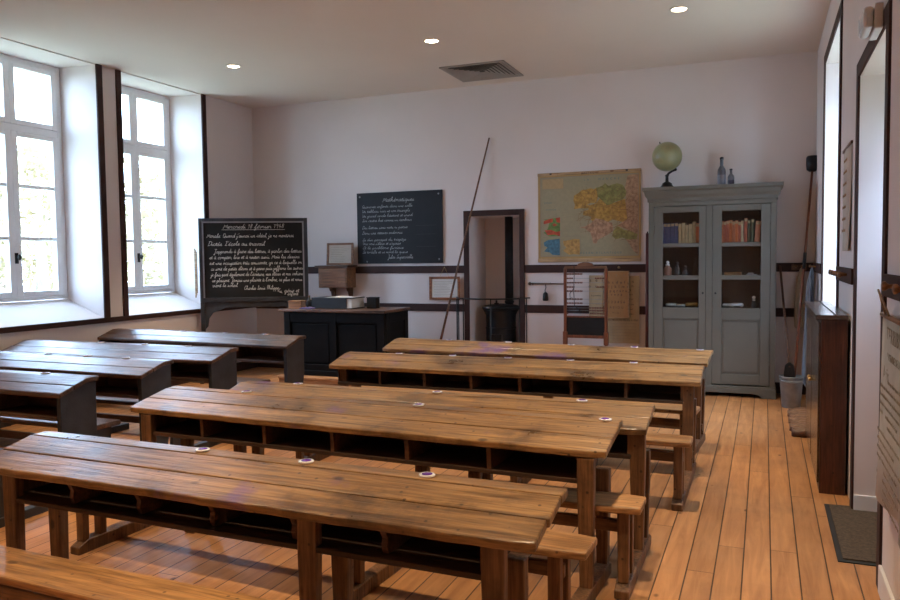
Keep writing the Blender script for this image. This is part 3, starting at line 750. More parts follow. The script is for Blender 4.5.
bline('Jules Supervielle', .36, .66, .07, 1.25)
q = MB()
M['faint'] = plain('faint_line', (.07,.07,.075), .8)
for z in (.52,.40,.23):
    q = MB(); q.box(.70*bw,.93*bw,0,.0003,z*bh,z*bh+.002); o = q.build('faint_ruled_line', M['faint'], t); o.location = (0,-.0257,0)

# ---- wall cupboard on brackets with framed picture on top
t = thing('wall_cabinet', 'small brown wooden box cabinet on two carved brackets, on the back wall', 'cabinet', (-5.29,BACK-.02,0))
q = MB(); q.box(-.16, .27, -.24, 0, 1.135, 1.40); q.build('body', M['cab_wood'], t, .005)
q = MB(); q.box(-.20, .30, -.27, 0, 1.40, 1.428); q.build('top', M['brown_inside'], t, .005)
q = MB(); q.box(-.14, .25, -.248, -.24, 1.155, 1.385); q.build('front', M['cab_wood'], t, .004)
for x in (-.06, .20):
    q = MB(); q.prism([(0,.985),(-.03,.985),(-.045,1.03),(-.055,1.07),(-.085,1.09),(-.11,1.135),(0,1.135)], 'x', x-.025, x+.025); q.build('bracket', M['brown_inside'], t, .004)
def framed(name, label, x0, x1, z0, z1, y, lean, fmat, pmat, wd, lines):
    t = thing(name, label, 'framed document', ((x0+x1)/2, y, z0), 0, rot=(-lean,0,0))
    w2 = (x1-x0)/2; h = z1-z0
    q = MB(); q.box(-w2,-w2+wd,-.022,0,0,h); q.box(w2-wd,w2,-.022,0,0,h); q.box(-w2+wd,w2-wd,-.022,0,0,wd); q.box(-w2+wd,w2-wd,-.022,0,h-wd,h); q.build('frame', fmat, t, .004)
    q = MB(); q.box(-w2+wd,w2-wd,-.010,-.002,wd,h-wd); q.build('sheet', pmat, t)
    q = MB()
    for k in range(lines):
        z = h-wd-.03-(h-2*wd-.05)*k/max(1,lines-1)
        a = -w2+wd+.03; q.box(a, a+(2*w2-2*wd-.06)*random.uniform(.6,1), -.0112, -.0102, z-.003, z)
    q.build('printed_lines', M['print_soft'], t)
    return t
framed('framed_document', 'brown wood framed document standing on the wall cabinet', -5.41, -5.01, 1.430, 1.725, BACK-.10, .08, M['cab_wood'], M['paper_doc'], .028, 9)
t = framed('framed_document', 'orange-brown framed certificate on the back wall left of the stove opening', -3.952, -3.533, .978, 1.275, BACK-.022, .0, M['orange_wood'], M['paper_white'], .032, 10)
q = MB(); q.tube([(-.06,-.012,.297),(0,-.012,.42),(.06,-.012,.297)], .002, 6); q.build('hanging_wire', M['brass'], t)
t = thing('wooden_pole', 'long thin wooden pole leaning against the back wall beside the stove', 'pole', (-3.70,8.66,0))
q = MB(); q.tube([(-.105,.02,0),(.205,.17,1.4),(.567,.345,2.97)], [.016,.014,.010], 8); q.build('shaft', M['dull_wood'], t)
q = MB(); q.tube([(.0035,.0725,.49),(.0345,.0875,.63)], [.0165,.016], 10); q.build('grip', M['red_wood'], t)

# ---- stove in its opening, fire guard
SX, SY = -3.09, 9.27
t = thing('stove', 'round black cast-iron stove with pipe in the white alcove', 'stove', (SX,SY,0))
q = MB(); q.lathe([(.165,.12),(.182,.14),(.188,.22),(.188,.70),(.193,.78),(.215,.83),(.225,.85)], n=32); q.build('body', M['iron'], t)
q = MB(); q.lathe([(.228,.85),(.238,.868),(.235,.892),(.2,.905),(.05,.922),(.002,.922)], n=32); q.build('top_plate', M['iron'], t)
q = MB(); q.lathe([(.03,.922),(.03,.935),(.012,.94),(.014,.965),(.003,.97)], (-.03,-.08,0), 16); q.build('lid_knob', M['iron'], t)
for z in (.30,.62):
    q = MB(); q.lathe([(.188,z-.012),(.196,z),(.188,z+.012)], n=32); q.build('band', M['iron'], t)
q = MB(); q.box(-.075,.075,-.200,-.170,.36,.55); q.build('fire_door', M['iron'], t, .006)
for a in (.6, 2.2, 3.8, 5.4):
    q = MB(); q.tube([(.13*cos(a),.13*sin(a),.15),(.17*cos(a),.17*sin(a),.06),(.18*cos(a),.18*sin(a),0)], [.022,.016,.02], 8); q.build('foot', M['iron'], t)
q = MB(); q.tube([(.095,.06,.90),(.095,.06,2.019)], .052, 20); q.lathe([(.052,.93),(.060,.935),(.060,.955),(.052,.96)], (.095,.06,0), 20); q.build('stove_pipe', M['iron'], t)

t = thing('fire_guard', 'black iron fire guard with thin uprights in front of the stove', 'fire guard', (-3.09,BACK-.036,0))
pts = [(-.475,-.03,1.015)]+[(-.44*cos(PI*k/14), -.06-.34*sin(PI*k/14), 1.015) for k in range(15)]+[(.475,-.03,1.015)]
q = MB(); q.tube(pts, .009, 8); q.build('top_rail', M['iron'], t)
pts2 = [(p[0],p[1],.06) for p in pts]; q = MB(); q.tube(pts2, .009, 8); q.build('bottom_rail', M['iron'], t)
for k in (0,1,2,5,9,13,15):
    p = pts[k] if k < len(pts) else pts[-1]
    q = MB(); q.tube([(p[0],p[1],0),(p[0],p[1],1.012)], .0075, 8); q.build('upright', M['iron'], t)

# ---- wall map
def wall_map():
    MX0, MX1, MZ0, MZ1 = -2.522, -1.313, 1.455, 2.49
    t = thing('wall_map', 'yellowed coloured school wall map of a peninsula hanging on the back wall', 'map', (MX0,BACK-.004,MZ0))
    W, Hh = MX1-MX0, MZ1-MZ0
    q = MB(); q.box(0,W,-.008,0,0,Hh); q.build('sheet', plain('map_margin', (.42,.26,.10), .6, var=.1), t)
    def L(x, y):
        yt = 55-(x-50)*25/615; yb = 585-(x-50)*7/615
        return ((x-50)/615*W, (1-(y-yt)/(yb-yt))*Hh)
    def patch(name, polys, col, lvl, var=.38):
        q = MB()
        for p in polys: q.prism([L(*k) for k in p], 'y', -.008-.0006*lvl, -.0079)
        return q.build(name, plain('map_'+name, col, .55, var=var, scale=28), t)
    sea = [(66,76),(652,52),(652,548),(66,556)]
    patch('sea', [sea], (.31,.27,.165), 1, .06)
    patch('inland_region', [[(588,70),(600,62),(650,58),(651,546),(622,520),(606,490),(582,455),(590,380),(575,300),(580,200),(572,150)]], (.36,.215,.125), 2)
    patch('yellow_regions', [[(272,185),(300,168),(322,150),(345,148),(372,140),(392,148),(406,138),(416,190),(404,230),(372,228),(350,240),(380,248),(350,262),(300,262),(272,266),(278,240),(268,215)],
                           [(330,280),(362,270),(350,250),(404,232),(430,200),(480,240),(575,205),(588,330),(560,345),(500,330),(478,345),(440,330),(402,322),(392,346),(372,330),(376,310),(340,306),(324,300)]], (.40,.225,.05), 3)
    patch('green_region', [[(406,138),(440,128),(458,110),(478,128),(505,118),(530,112),(562,122),(582,160),(580,185),(560,210),(520,220),(500,235),(470,245),(430,205),(414,190)]], (.215,.195,.06), 4)
    patch('pink_region', [[(305,378),(338,372),(360,360),(376,350),(402,322),(440,330),(478,345),(500,350),(506,400),(470,425),(440,440),(415,455),(408,475),(388,476),(380,440),(372,410),(352,398),(340,385)], [(560,345),(588,330),(640,340),(648,400),(600,395),(560,380),(530,370)]], (.37,.21,.125), 4)
    patch('olive_region', [[(506,400),(528,372),(548,380),(570,395),(600,398),(648,420),(640,450),(590,452),(560,440),(520,450),(500,430)]], (.24,.21,.06), 5)
    patch('inset_title_box', [[(78,84),(208,78),(208,142),(78,146)]], (.42,.29,.14), 2, .08)
    patch('inset_green', [[(86,330),(186,316),(186,430),(120,432),(84,410),(110,385),(120,350)]], (.12,.20,.05), 2)
    patch('inset_red', [[(84,340),(120,326),(142,322),(140,345),(110,352),(84,358)], [(160,320),(186,316),(186,350),(165,345)], [(90,395),(130,392),(160,405),(186,400),(186,432),(150,420),(110,425)], [(150,352),(170,362),(150,372),(138,362)]], (.42,.06,.025), 3)
    patch('inset_blue', [[(84,470),(110,455),(150,450),(184,446),(184,548),(140,546),(120,530),(86,525),(108,500),(88,490)]], (.06,.16,.22), 2)
    patch('inset_orange', [[(205,460),(240,455),(270,448),(306,450),(306,545),(270,540),(240,545),(205,520),(225,500),(208,485)]], (.42,.24,.07), 3)
    q = MB()
    def ln(a, c, w=.004):
        (x0,z0_), (x1,z1_) = L(*a), L(*c); d = Vector((x1-x0, z1_-z0_)).normalized()*w/2
        q.prism([(x0-d.y,z0_+d.x),(x1-d.y,z1_+d.x),(x1+d.y,z1_-d.x),(x0+d.y,z0_-d.x)], 'y', -.013, -.0125)
    for a, c in zip(sea, sea[1:]+sea[:1]): ln(a, c, .007)
    for a, c in (((78,440),(312,430)),((312,430),(312,550)),((190,436),(190,550)),((78,84),(208,78)),((208,78),(208,142)),((78,146),(208,142))): ln(a, c, .004)
    for k in range(6): ln((200,290+k*28),(330-(k%3)*20,278+k*30), .0025)
    q.build('ruled_lines', M['print_soft'], t)
    # roads and rivers over the land
    q = MB(); rnd = random.Random(3)
    for k in range(95):
        x = rnd.uniform(300,640); y = rnd.uniform(150,470)
        if x < 480 and y > 440: continue
        p = Vector((x,y)); a = rnd.uniform(0,6.28)
        for s in range(5):
            a += rnd.uniform(-.7,.7); n2 = p+Vector((cos(a)*12, sin(a)*12))
            if not (285 < n2.x < 645 and 130 < n2.y < 470): break
            ln(tuple(p), tuple(n2), .003); p = n2
    q.build('roads', plain('map_roads', (.22,.12,.05), .6), t)['kind'] = 'stuff'
    for z in (0, Hh-.03):
        pass
    q = MB(); q.box(-.004, W+.004, -.016, -.0, Hh-.022, Hh+.012); q.build('top_batten', M['pale_wood'], t, .003)
    q = MB(); q.box(-.004, W+.004, -.014, -.0, -.014, .030); q.build('bottom_batten', M['pale_wood'], t, .003)
    for fx in (.13,.87):
        q = MB(); q.box(fx*W-.012, fx*W+.012, -.020, -.016, Hh-.01, Hh+.008); q.build('hanger', M['print'], t)
    text('BRETAGNE', .034, M['print'], t, (W*.52,-.0165,Hh+.006), FACE, space=1.3)
    text('LA   MANCHE', .034, plain('map_blue_ink', (.10,.16,.17), .7), t, (W*.63,-.0135,Hh*.93), FACE, space=2.2)
    text('OCEAN ATLANTIQUE', .034, bpy.data.materials['map_blue_ink'], t, (W*.62,-.0135,Hh*.105), FACE, space=1.6)
    text('OCEAN', .026, bpy.data.materials['map_blue_ink'], t, (W*.10,-.0135,Hh*.68), FACE, space=1.1)
    text('ATLANTIQUE', .020, bpy.data.materials['map_blue_ink'], t, (W*.13,-.0135,Hh*.60), FACE, space=1.1)
wall_map()

# ---- steelyard balance hanging on the wall
t = thing('steelyard_balance', 'dark steelyard balance with hanging weight, on the wall below the map', 'balance', (-2.42,BACK-.03,1.185))
q = MB(); q.tube([(-.20,0,.002),(.235,0,-.003)], [.011,.007], 8); q.sphere((-.205,0,.002), .022, 12); q.sphere((-.17,0,.0), .015, 12); q.build('beam', M['brown_inside'], t)
q = MB(); q.tube([(-.012,0,-.01),(-.006,0,-.05),(-.018,0,-.08),(-.012,0,-.11)], .005, 6); q.build('hook', M['iron'], t)
q = MB(); q.lathe([(.012,-.10),(.03,-.12),(.036,-.19),(.030,-.205),(.004,-.207)], (-.012,0,0), 16); q.build('weight', M['iron'], t)
for x in (-.15, .05):
    q = MB(); q.tube([(x,.03,0),(x,-.008,0),(x,-.012,.014)], .003, 6); q.build('nail', M['iron'], t)

# ---- charts hanging on the back wall
def chart(name, label, x0, x1, z0, z1, y, mat, lines):
    t = thing(name, label, 'chart', (x0, y, z0)); W, Hh = x1-x0, z1-z0
    q = MB(); n = 6; va = []
    for i in range(n+1):
        x = W*i/n; va += [(x, -.006-.004*sin(i*1.7), 0), (x, -.006, Hh), (x, -.001, Hh), (x, -.001-.004*sin(i*1.7), 0)]
    fs = []
    for i in range(n):
        for k in range(4): fs.append((4*i+k,4*i+(k+1)%4,4*i+4+(k+1)%4,4*i+4+k))
    fs += [(0,1,2,3),(4*n,4*n+1,4*n+2,4*n+3)]
    q.add(va, fs); q.build('card', mat, t)
    for s, fz, size, ink, sp in lines:
        text(s, size, M[ink], t, (W*.5, -.0115, Hh*fz), FACE, space=sp)
    return t
chart('letter_chart', 'long yellowed reading sheet hanging right of the abacus, behind the tan card', -1.70, -1.325, .495, 1.275, BACK-.022, M['paper'],
      [('u a i o e n', .95, .05, 'print', 1.2), ('t i a u d n', .885, .05, 'print', 1.2), ('é è ê l r s', .82, .038, 'print', 1.2), ('ou  an  in  on', .75, .034, 'print', 1.2), ('la lune    le mur', .68, .03, 'print', 1.2), ('un âne   une ride', .60, .03, 'print', 1.2), ('ratis   lavis   ravi', .53, .03, 'print', 1.1), ('un ami   une robe', .46, .03, 'print', 1.1)]
      +[('ra re ri ro ru ra li mo', .375, .04, 'print', 1.0)]+[('le petit ami va au bord de la mare', .31-.045*k, .022, 'print_soft', 1.0) for k in range(6)])
chart('letter_chart', 'narrow yellowed picture alphabet sheet seen through the right half of the abacus', -1.90, -1.735, .785, 1.285, BACK-.046, M['paper'],
      [('a  e  i', .94, .055, 'print', 1.2), ('o  u  y', .80, .055, 'print', 1.2), ('la pomme', .56, .03, 'print', 1.0), ('le lapin', .36, .03, 'print_soft', 1.0), ('la rose', .18, .03, 'print_soft', 1.0)])
t = chart('letter_chart', 'tan wooden-edged letter card hung in front of the long reading sheet', -1.722, -1.437, .786, 1.335, BACK-.052, M['paper_tan'],
      [('A B C', .94, .03, 'print_soft', 3.0), ('a  b  c  d  e  f  g', .80, .045, 'print', 1.0), ('h  i  j  k  l  m  n', .71, .045, 'print', 1.0), ('o p q r s t u', .62, .045, 'print', 1.1), ('v x y z', .54, .04, 'print', 1.2), ('1 2 3 4 5 6', .38, .04, 'print', 1.1), ('A E I O U', .26, .035, 'print', 1.1), ('+ - x :', .15, .035, 'print', 1.1)])
q = MB(); q.box(-.002,.013,-.018,-.006,0,.549); q.box(.272,.287,-.018,-.006,0,.549); q.box(.013,.272,-.018,-.006,.537,.549); q.box(.013,.272,-.018,-.006,0,.012); q.build('edge_strip', M['pale_wood'], t, .002)
q = MB(); q.lathe([(.016,0),(.014,-.012),(.004,-.016)], (-1.56,BACK-.021,1.375), 12, axis='y'); tag(q.build('wooden_peg', M['pale_wood']), 'small pale peg on the brown rail above the tan letter card', 'peg')

# ---- abacus stand
AY = 8.78
t = thing('abacus', 'tall red-brown bead abacus on a stand with a small slate below', 'abacus', (-1.902,AY,0))
hw = .237
for s in (-1,1):
    q = MB(); q.box(s*hw-.017, s*hw+.017, -.015, .015, .10, 1.365); q.build('post', M['red_wood'], t, .004)
    q = MB(); q.box(s*hw-.03, s*hw+.03, -.16, .16, 0, .05); q.prism([(-.035,.05),(.035,.05),(.018,.12),(-.018,.12)], 'x', s*hw-.024, s*hw+.024); q.build('foot', M['red_wood'], t, .006)
    q = MB(); q.box(s*hw-.026, s*hw+.026, -.022, .022, .49, .64); q.build('socket', M['red_wood'], t, .005)
q = MB(); q.prism([(-hw-.02,1.365),(hw+.02,1.365),(hw,1.395),(.10,1.395),(.08,1.425),(.03,1.44),(-.03,1.44),(-.08,1.425),(-.10,1.395),(-hw,1.395)], 'y', -.013, .013); q.build('crest', M['dull_wood'], t, .004)
for za, zb2 in ((.565,.60),(.805,.822)):
    q = MB(); q.box(-hw+.017,hw-.017,-.012,.012,za,zb2); q.build('cross_rail', M['red_wood'], t, .003)
q = MB(); q.box(-hw+.017,hw-.017,-.004,.006,.60,.805); q.build('slate', M['slate_old'], t)
rows = [(1.305,10),(1.255,4),(1.205,10),(1.155,5),(1.108,10),(1.015,10),(.968,10),(.915,0),(.885,0),(.850,1)]
bm_ = None
for z, left in rows:
    q = MB(); q.tube([(-hw+.015,0,z),(hw-.015,0,z)], .002, 6); q.build('wire', M['steel'], t)
    for k in range(10):
        x = (-hw+.028+k*.0185) if k < left else (hw-.028-(9-k)*.0185)
        if bm_ is None:
            q = MB(); q.sphere((0,0,0), .011, 10, sc=(.85,1,1)); o = q.build('bead', M['red_wood'], t); bm_ = o
        else:
            o = bm_.copy(); COL.objects.link(o); o.parent = t
        o.location = (x,0,z)
t = thing('hanging_cord', 'black cord with a loop dangling inside the abacus frame', 'cord', (-2.03,AY-.02,1.30))
q = MB(); q.tube([(0,0,.095),(.002,0,0),(-.004,0,-.20),(.004,0,-.36),(.05,0,-.40),(.075,0,-.43)], .0045, 6); q.tube([(-.004,0,-.16),(-.05,0,-.22),(-.045,0,-.28),(-.02,0,-.26)], .004, 6); q.build('strand', M['iron'], t)
q = MB(); q.tube([(0,.02,.095),(0,-.002,.10)], .003, 6); q.build('pin', M['iron'], t)

# ================================================================== BOOKCASE
BF = 8.62
BX0, BX1 = -1.172, .112
t = thing('bookcase', 'tall grey-green painted bookcase with two glazed doors', 'bookcase', (0,BF,0))
dp = BACK-.02-BF
q = MB(); q.box(BX0,BX0+.03,.022,dp,.10,2.08); q.box(BX1-.03,BX1,.022,dp,.10,2.08); q.box(BX0+.03,BX1-.03,.03,dp,2.05,2.08); q.build('carcass', M['grey_paint'], t, .003)
q = MB(); q.box(BX0+.03,BX1-.03,dp-.015,dp,.10,2.05); q.build('back_panel', M['cab_inside'], t)
q = MB(); q.box(BX0+.03,BX0+.034,.03,dp-.016,.10,2.05); q.box(BX1-.034,BX1-.03,.03,dp-.016,.10,2.05); q.box(-.542,-.538,.08,dp-.016,.10,2.05); q.build('lining', M['cab_inside'], t)
SH = [.925, 1.285, 1.637]
for z in SH:
    for xa, xb in ((BX0+.035, -.543), (-.537, BX1-.035)):
        q = MB(); q.box(xa, xb, .05, dp-.016, z-.022, z); q.build('shelf', M['brown_inside'], t)
# frieze and cornice
q = MB(); q.box(BX0,BX1,0,.022,2.035,2.08); q.build('frieze', M['grey_paint'], t, .003)
pro = [(-.0,2.08),(-.012,2.085),(-.014,2.12),(-.035,2.15),(-.045,2.19),(-.062,2.205),(-.062,2.24)]
q = MB()
ring = lambda o: [(BX0+o, dp), (BX0+o, o), (BX1-o, o), (BX1-o, dp)]
vs = []; n = len(pro)
for o_, z in pro: vs += [(x, y, z) for x, y in ring(o_)]
fs = [(4*i+k, 4*i+(k+1)%4, 4*i+4+(k+1)%4, 4*i+4+k) for i in range(n-1) for k in range(4)]+[(0,1,2,3), tuple(range(4*n-4,4*n))]
q.add(vs, fs); q.build('cornice', M['grey_paint'], t, .003)
# plinth with bracket feet
q = MB(); q.prism([(BX0-.012,0),(BX0+.12,0),(BX0+.15,.03),(BX0+.22,.045),(BX1-.22,.045),(BX1-.15,.03),(BX1-.12,0),(BX1+.012,0),(BX1+.012,.10),(BX0-.012,.10)], 'y', -.016, .03)
q.box(BX0-.012,BX0+.02,.03,dp,0,.10); q.box(BX1-.02,BX1+.012,.03,dp,0,.10); q.box(BX0,BX1,.03,dp,.085,.115); q.build('plinth', M['grey_paint'], t, .004)
q = MB(); q.box(BX0-.006,BX1+.006,-.008,.02,.10,.122); q.build('base_moulding', M['grey_paint'], t, .004)
# face stiles
q = MB(); q.box(BX0,BX0+.055,0,.022,.12,2.035); q.box(BX1-.055,BX1,0,.022,.12,2.035); q.box(-.575,-.512,0,.022,.12,2.035); q.build('stile', M['grey_paint'], t, .003)
for nm, xa, xb, ga, gb in (('l', BX0+.058, -.578, -1.022, -.648), ('r', -.509, BX1-.058, -.418, -.035)):
    q = MB(); Y0, Y1 = -.004, .020; zt = 2.03; zb_ = .135; pt = .82
    q.box(xa, ga, Y0, Y1, zb_, zt); q.box(gb, xb, Y0, Y1, zb_, zt)
    q.box(ga, gb, Y0, Y1, zb_, .245); q.box(ga, gb, Y0, Y1, pt, .945); q.box(ga, gb, Y0, Y1, 1.965, zt)
    q.box(ga, gb, Y0+.004, Y1, 1.242, 1.290); q.box(ga, gb, Y0+.004, Y1, 1.592, 1.635)
    d = q.build('door', M['grey_paint'], t, .004)
    q = MB(); q.box(ga+.02, gb-.02, .004, .016, .265, pt-.02); q.box(ga, gb, .010, .018, .245, pt); q.build('lower_panel', M['grey_paint'], d, .005)
    q = MB(); q.box(ga, gb, .010, .013, .945, 1.965); q.build('pane', M['cab_glass'], d)
    q = MB(); kx = (xb-.03) if nm == 'l' else (xa+.03); q.lathe([(.010,0),(.009,-.004),(.002,-.005)], (kx,-.004,1.10), 12, axis='y'); q.build('keyhole_plate', M['iron'], d)
    for z in (.35, 1.75):
        hx = xa+.001 if nm == 'l' else xb-.001
        q = MB(); q.tube([(hx,-.006,z),(hx,-.006,z+.08)], .006, 8); q.build('hinge', M['grey_paint'], d)

# books, each its own
bookmats = {}
def bmat(key, col):
    if key not in bookmats: bookmats[key] = plain('book_'+key, col, .6, var=.15, scale=20)
    return bookmats[key]
BC = {'blue':(.045,.062,.16),'tan':(.36,.25,.13),'orange':(.50,.13,.035),'red':(.38,.09,.05),'green':(.06,.08,.05),'brick':(.42,.15,.08),'cream':(.5,.4,.27)}
def books(seq, x, group, side, scale=1.0):
    cnt = {}
    ORD = ['first','second','third','fourth','fifth','sixth','seventh','eighth','ninth','tenth','eleventh','twelfth']
    for i, (c, th_, hh, lean) in enumerate(seq):
        lab = '%s %s book from the left, behind the glass of the %s bookcase door' % (ORD[i], c, side)
        hh += .025; t = thing('book', lab, 'book', (x, BF+.07, SH[2]), 0, group, rot=(0,lean,0))
        q = MB(); q.box(0, .003, 0, .135, 0, hh); q.box(th_-.003, th_, 0, .135, 0, hh); q.box(0, th_, -.003, .003, 0, hh); q.build('cover', bmat(c, BC[c]), t, .001)
        q = MB(); q.box(.003, th_-.003, .003, .13, .004, hh-.003); q.build('pages', M['paper_white'], t)
        q = MB(); q.box(.002, th_-.002, -.0042, -.003, hh-.035, hh-.006); q.build('spine_label', M['paper'], t)
        x += th_+.003+(abs(sin(lean))*hh if lean else 0)
books([('blue',.036,.195,0),('blue',.036,.192,0),('blue',.036,.19,0),('blue',.036,.195,0),('blue',.036,.197,0),('tan',.033,.185,0),('tan',.034,.195,0),('tan',.033,.17,0),('tan',.034,.18,0),('tan',.033,.205,0),('orange',.036,.185,0),('orange',.034,.18,0)], -1.062, 'books on the upper shelf, left', 'left')
books([('orange',.03,.20,0),('red',.028,.195,0),('red',.024,.205,0),('orange',.028,.21,0),('brick',.026,.195,0),('orange',.026,.205,0),('red',.026,.19,0),('cream',.024,.20,0),('red',.03,.225,.02),('green',.026,.205,0),('green',.026,.215,0.03),('brick',.05,.195,.07)], -.44, 'books on the upper shelf, right', 'right')
def jar(label, x, z, r, h, body, stop, y=.14):
    t = thing('glass_jar', label, 'jar', (x, BF+y, z), 0, 'jars behind the bookcase glass')
    q = MB(); q.lathe([(r*.9,0),(r,.01),(r,h*.7),(r*.6,h*.9),(r*.5,h)], n=20); q.build('body', body, t)
    q = MB(); q.lathe([(r*.55,h),(r*.6,h+.012),(r*.25,h+.02)], n=16); q.sphere((0,0,h+.035), .018, 12); q.build('stopper', stop, t)
    return t
M['jar_glass'] = plain('cloudy_glass', (.08,.08,.085), .12, var=.2); M['jar_red'] = plain('reddish_specimen', (.38,.17,.11), .4, var=.25)
jar('round jar with reddish contents and pale ball stopper on the left middle shelf', -.985, SH[1], .042, .11, M['jar_red'], M['porcelain'])
jar('dim glass jar second from left on the left middle shelf', -.885, SH[1], .034, .10, M['jar_glass'], M['jar_glass'])
jar('dim squat glass jar third from left on the left middle shelf', -.80, SH[1], .032, .06, M['jar_glass'], M['jar_glass'])
jar('tall dim glass jar at the right of the left middle shelf', -.70, SH[1], .030, .15, M['jar_glass'], M['jar_glass'], .22)
def shell(label, x, z, r, mat, y=.13, rz=0., sc=1.):
    q = MB(); p = []; rr = []
    for k in range(26):
        a = k*.5; rad = r*(1-k/29); p.append((rad*cos(a), rad*.6*sin(a)*.9, r*.55+k*.0004)); rr.append(r*.42*(1-k/30))
    q.tube(p, rr, 10)
    return tag(q.build('sea_shell', mat, loc=(x,BF+y,z)), label, 'shell', 'shells and curios on the bottom glazed shelves')
M['shell_w'] = plain('white_shell', (.62,.57,.50), .4, var=.2, scale=20); M['shell_y'] = plain('golden_shell', (.48,.30,.10), .35, var=.3, scale=15)
shell('flat pale shell at the left of the lower left glazed shelf', -.95, SH[0]+.01, .05, M['shell_w'])
shell('pale shell in the middle of the lower left glazed shelf', -.85, SH[0]+.01, .04, M['shell_w'])
shell('golden shell at the right of the lower left glazed shelf', -.735, SH[0]+.012, .055, M['shell_y'])
shell('jagged white shell at the left of the lower right glazed shelf', -.36, SH[0]+.012, .05, M['shell_w'])
shell('round white coiled shell beside it on the lower right glazed shelf', -.275, SH[0]+.014, .055, M['porcelain'])
jar('small dark bottle with pale stopper on the lower right glazed shelf', -.10, SH[0], .026, .09, M['jar_glass'], M['shell_w'])
t = thing('wooden_tray', 'shallow orange-brown tray on the right middle shelf of the bookcase', 'tray', (-.31,BF+.14,SH[1]))
q = MB(); q.box(-.085,.085,-.06,.06,0,.008); q.build('bottom', M['mid_wood'], t)
q = MB(); q.box(-.085,-.078,-.06,.06,.008,.035); q.box(.078,.085,-.06,.06,.008,.035); q.box(-.078,.078,-.06,-.053,.008,.035); q.box(-.078,.078,.053,.06,.008,.035); q.build('rim', M['mid_wood'], t)
q = MB(); q.box(-.05,.06,-.05,.05,0,.012); q.prism([(-.04,.012),(.03,.012),(.02,.03),(-.03,.028)], 'y', -.03, .03); tag(q.build('grey_stone', M['zinc'], loc=(-.13,BF+.14,SH[1])), 'small grey specimen beside the tray on the right middle shelf', 'stone')

# on top of the bookcase
t = thing('globe', 'old yellow-green terrestrial globe on a black foot, on top of the bookcase', 'globe', (-.997,BF+.15,2.24))
q = MB(); q.lathe([(.075,0),(.078,.012),(.06,.03),(.05,.055),(.03,.068),(.018,.075),(.016,.13),(.024,.14),(.014,.15)], n=24); q.build('foot', M['iron'], t)
q = MB(); q.tube([(0,0,.14),(.02,0,.165),(.055,0,.185),(.085,0,.195)], [.014,.013,.011,.011], 10); q.sphere((.09,0,.20), .016, 12); q.build('arm', M['iron'], t)
cz = .345; tl = .45
q = MB(); q.sphere((0,0,0), .160, 40); o = q.build('sphere', M['globe'], t); o.location = (0,0,cz); o.rotation_euler = (0,-tl,0)
q = MB(); q.tube([(.168*sin(tl)*-1,0,cz+.168*cos(tl)-.012),(-.183*sin(tl),0,cz+.183*cos(tl))], .006, 8); q.build('pole_pin', M['iron'], t)
q = MB(); q.tube([(.158*sin(tl),0,cz-.158*cos(tl)),(.075,0,.192)], .007, 8); q.build('axle', M['iron'], t)
def bottle(label, x, y, r, h, liquid, mat2):
    t = thing('bottle', label, 'bottle', (x, BF+y, 2.24), 0, 'bottles on top of the bookcase')
    q = MB(); q.lathe([(r*.95,0),(r,.008),(r,h*.50),(r*.9,h*.58),(r*.4,h*.70),(r*.36,h*.88),(r*.44,h*.89),(r*.44,h*.92)], n=20); q.build('glass_body', M['bottle'], t)
    q = MB(); q.lathe([(r*.97,.006),(r*1.01,.012),(r*1.01,liquid),(r*.97,liquid+.003)], n=20); q.build('label_band', mat2, t)
    q = MB(); q.lathe([(r*.40,h*.92),(r*.5,h*.93),(r*.46,h*.98),(r*.15,h)], n=14); q.build('stopper', M['iron'], t)
M['bottle'] = plain('grey_glass', (.10,.10,.115), .08, var=.2, coat=.5); M['violet'] = plain('violet_dark', (.035,.025,.05), .2); M['pale_label'] = plain('pale_label', (.15,.145,.17), .4)
bottle('taller clear stoppered bottle on top of the bookcase', -.435, .20, .043, .315, .12, M['pale_label'])
bottle('shorter bottle with dark violet ink on top of the bookcase', -.340, .20, .034, .185, .06, M['violet'])

# ================================================================== RIGHT CORNER
t = thing('rolled_map', 'dark red rolled wall map standing between the map and the bookcase', 'rolled map', (-1.235,BACK-.045,0))
q = MB(); q.tube([(.0,-.02,.02),(.0,.012,1.76)], .019, 12); q.build('roll', M['red'], t)
q = MB(); q.tube([(.0,-.0203,0),(.0,.0123,1.78)], .008, 8); q.build('rod', M['dark_wood'], t)

t = thing('zinc_bucket', 'grey zinc bucket on the floor right of the bookcase', 'bucket', (.255,8.22,0))
q = MB(); q.lathe([(.082,0),(.085,.004),(.108,.30),(.115,.305),(.113,.312),(.105,.306),(.080,.012),(.002,.010)], n=28); q.build('body', M['zinc'], t)
q = MB(); q.lathe([(.1055,.26),(.109,.265),(.1075,.275)], n=28); q.build('hoop', M['zinc'], t)
q = MB(); q.tube([(.11*cos(PI*k/10), -.09*sin(PI*k/10)-.02, .295-.04*sin(PI*k/10)) for k in range(11)], .004, 6); q.build('handle', M['steel'], t)
def stick(name, label, cat, p0, p1, r, mat): 
    t = thing(name, label, cat, p0); d = Vector(p1)-Vector(p0)
    q = MB(); q.tube([(0,0,0), d*.5, d], r, 10); q.build('shaft', mat, t); return t, d
t, d = stick('ceiling_broom', 'long-handled black brush standing in the bucket and reaching up the corner', 'broom', (.262,8.20,.016), (.452,8.925,2.36), .013, M['red_wood'])
q = MB(); q.lathe([(.03,0),(.055,.02),(.060,.08),(.058,.15),(.045,.165),(.004,.168)], tuple(d), 18); q.build('brush_head', M['iron'], t)
q = MB(); q.tube([d*.57, d*.64], .017, 10); q.build('grip', M['iron'], t)
t, d = stick('shovel', 'dark shovel standing blade down in the bucket, handle against the wall by the bookcase', 'shovel', (.235,8.172,.40), (.155,8.985,1.38), .012, M['brown_inside'])
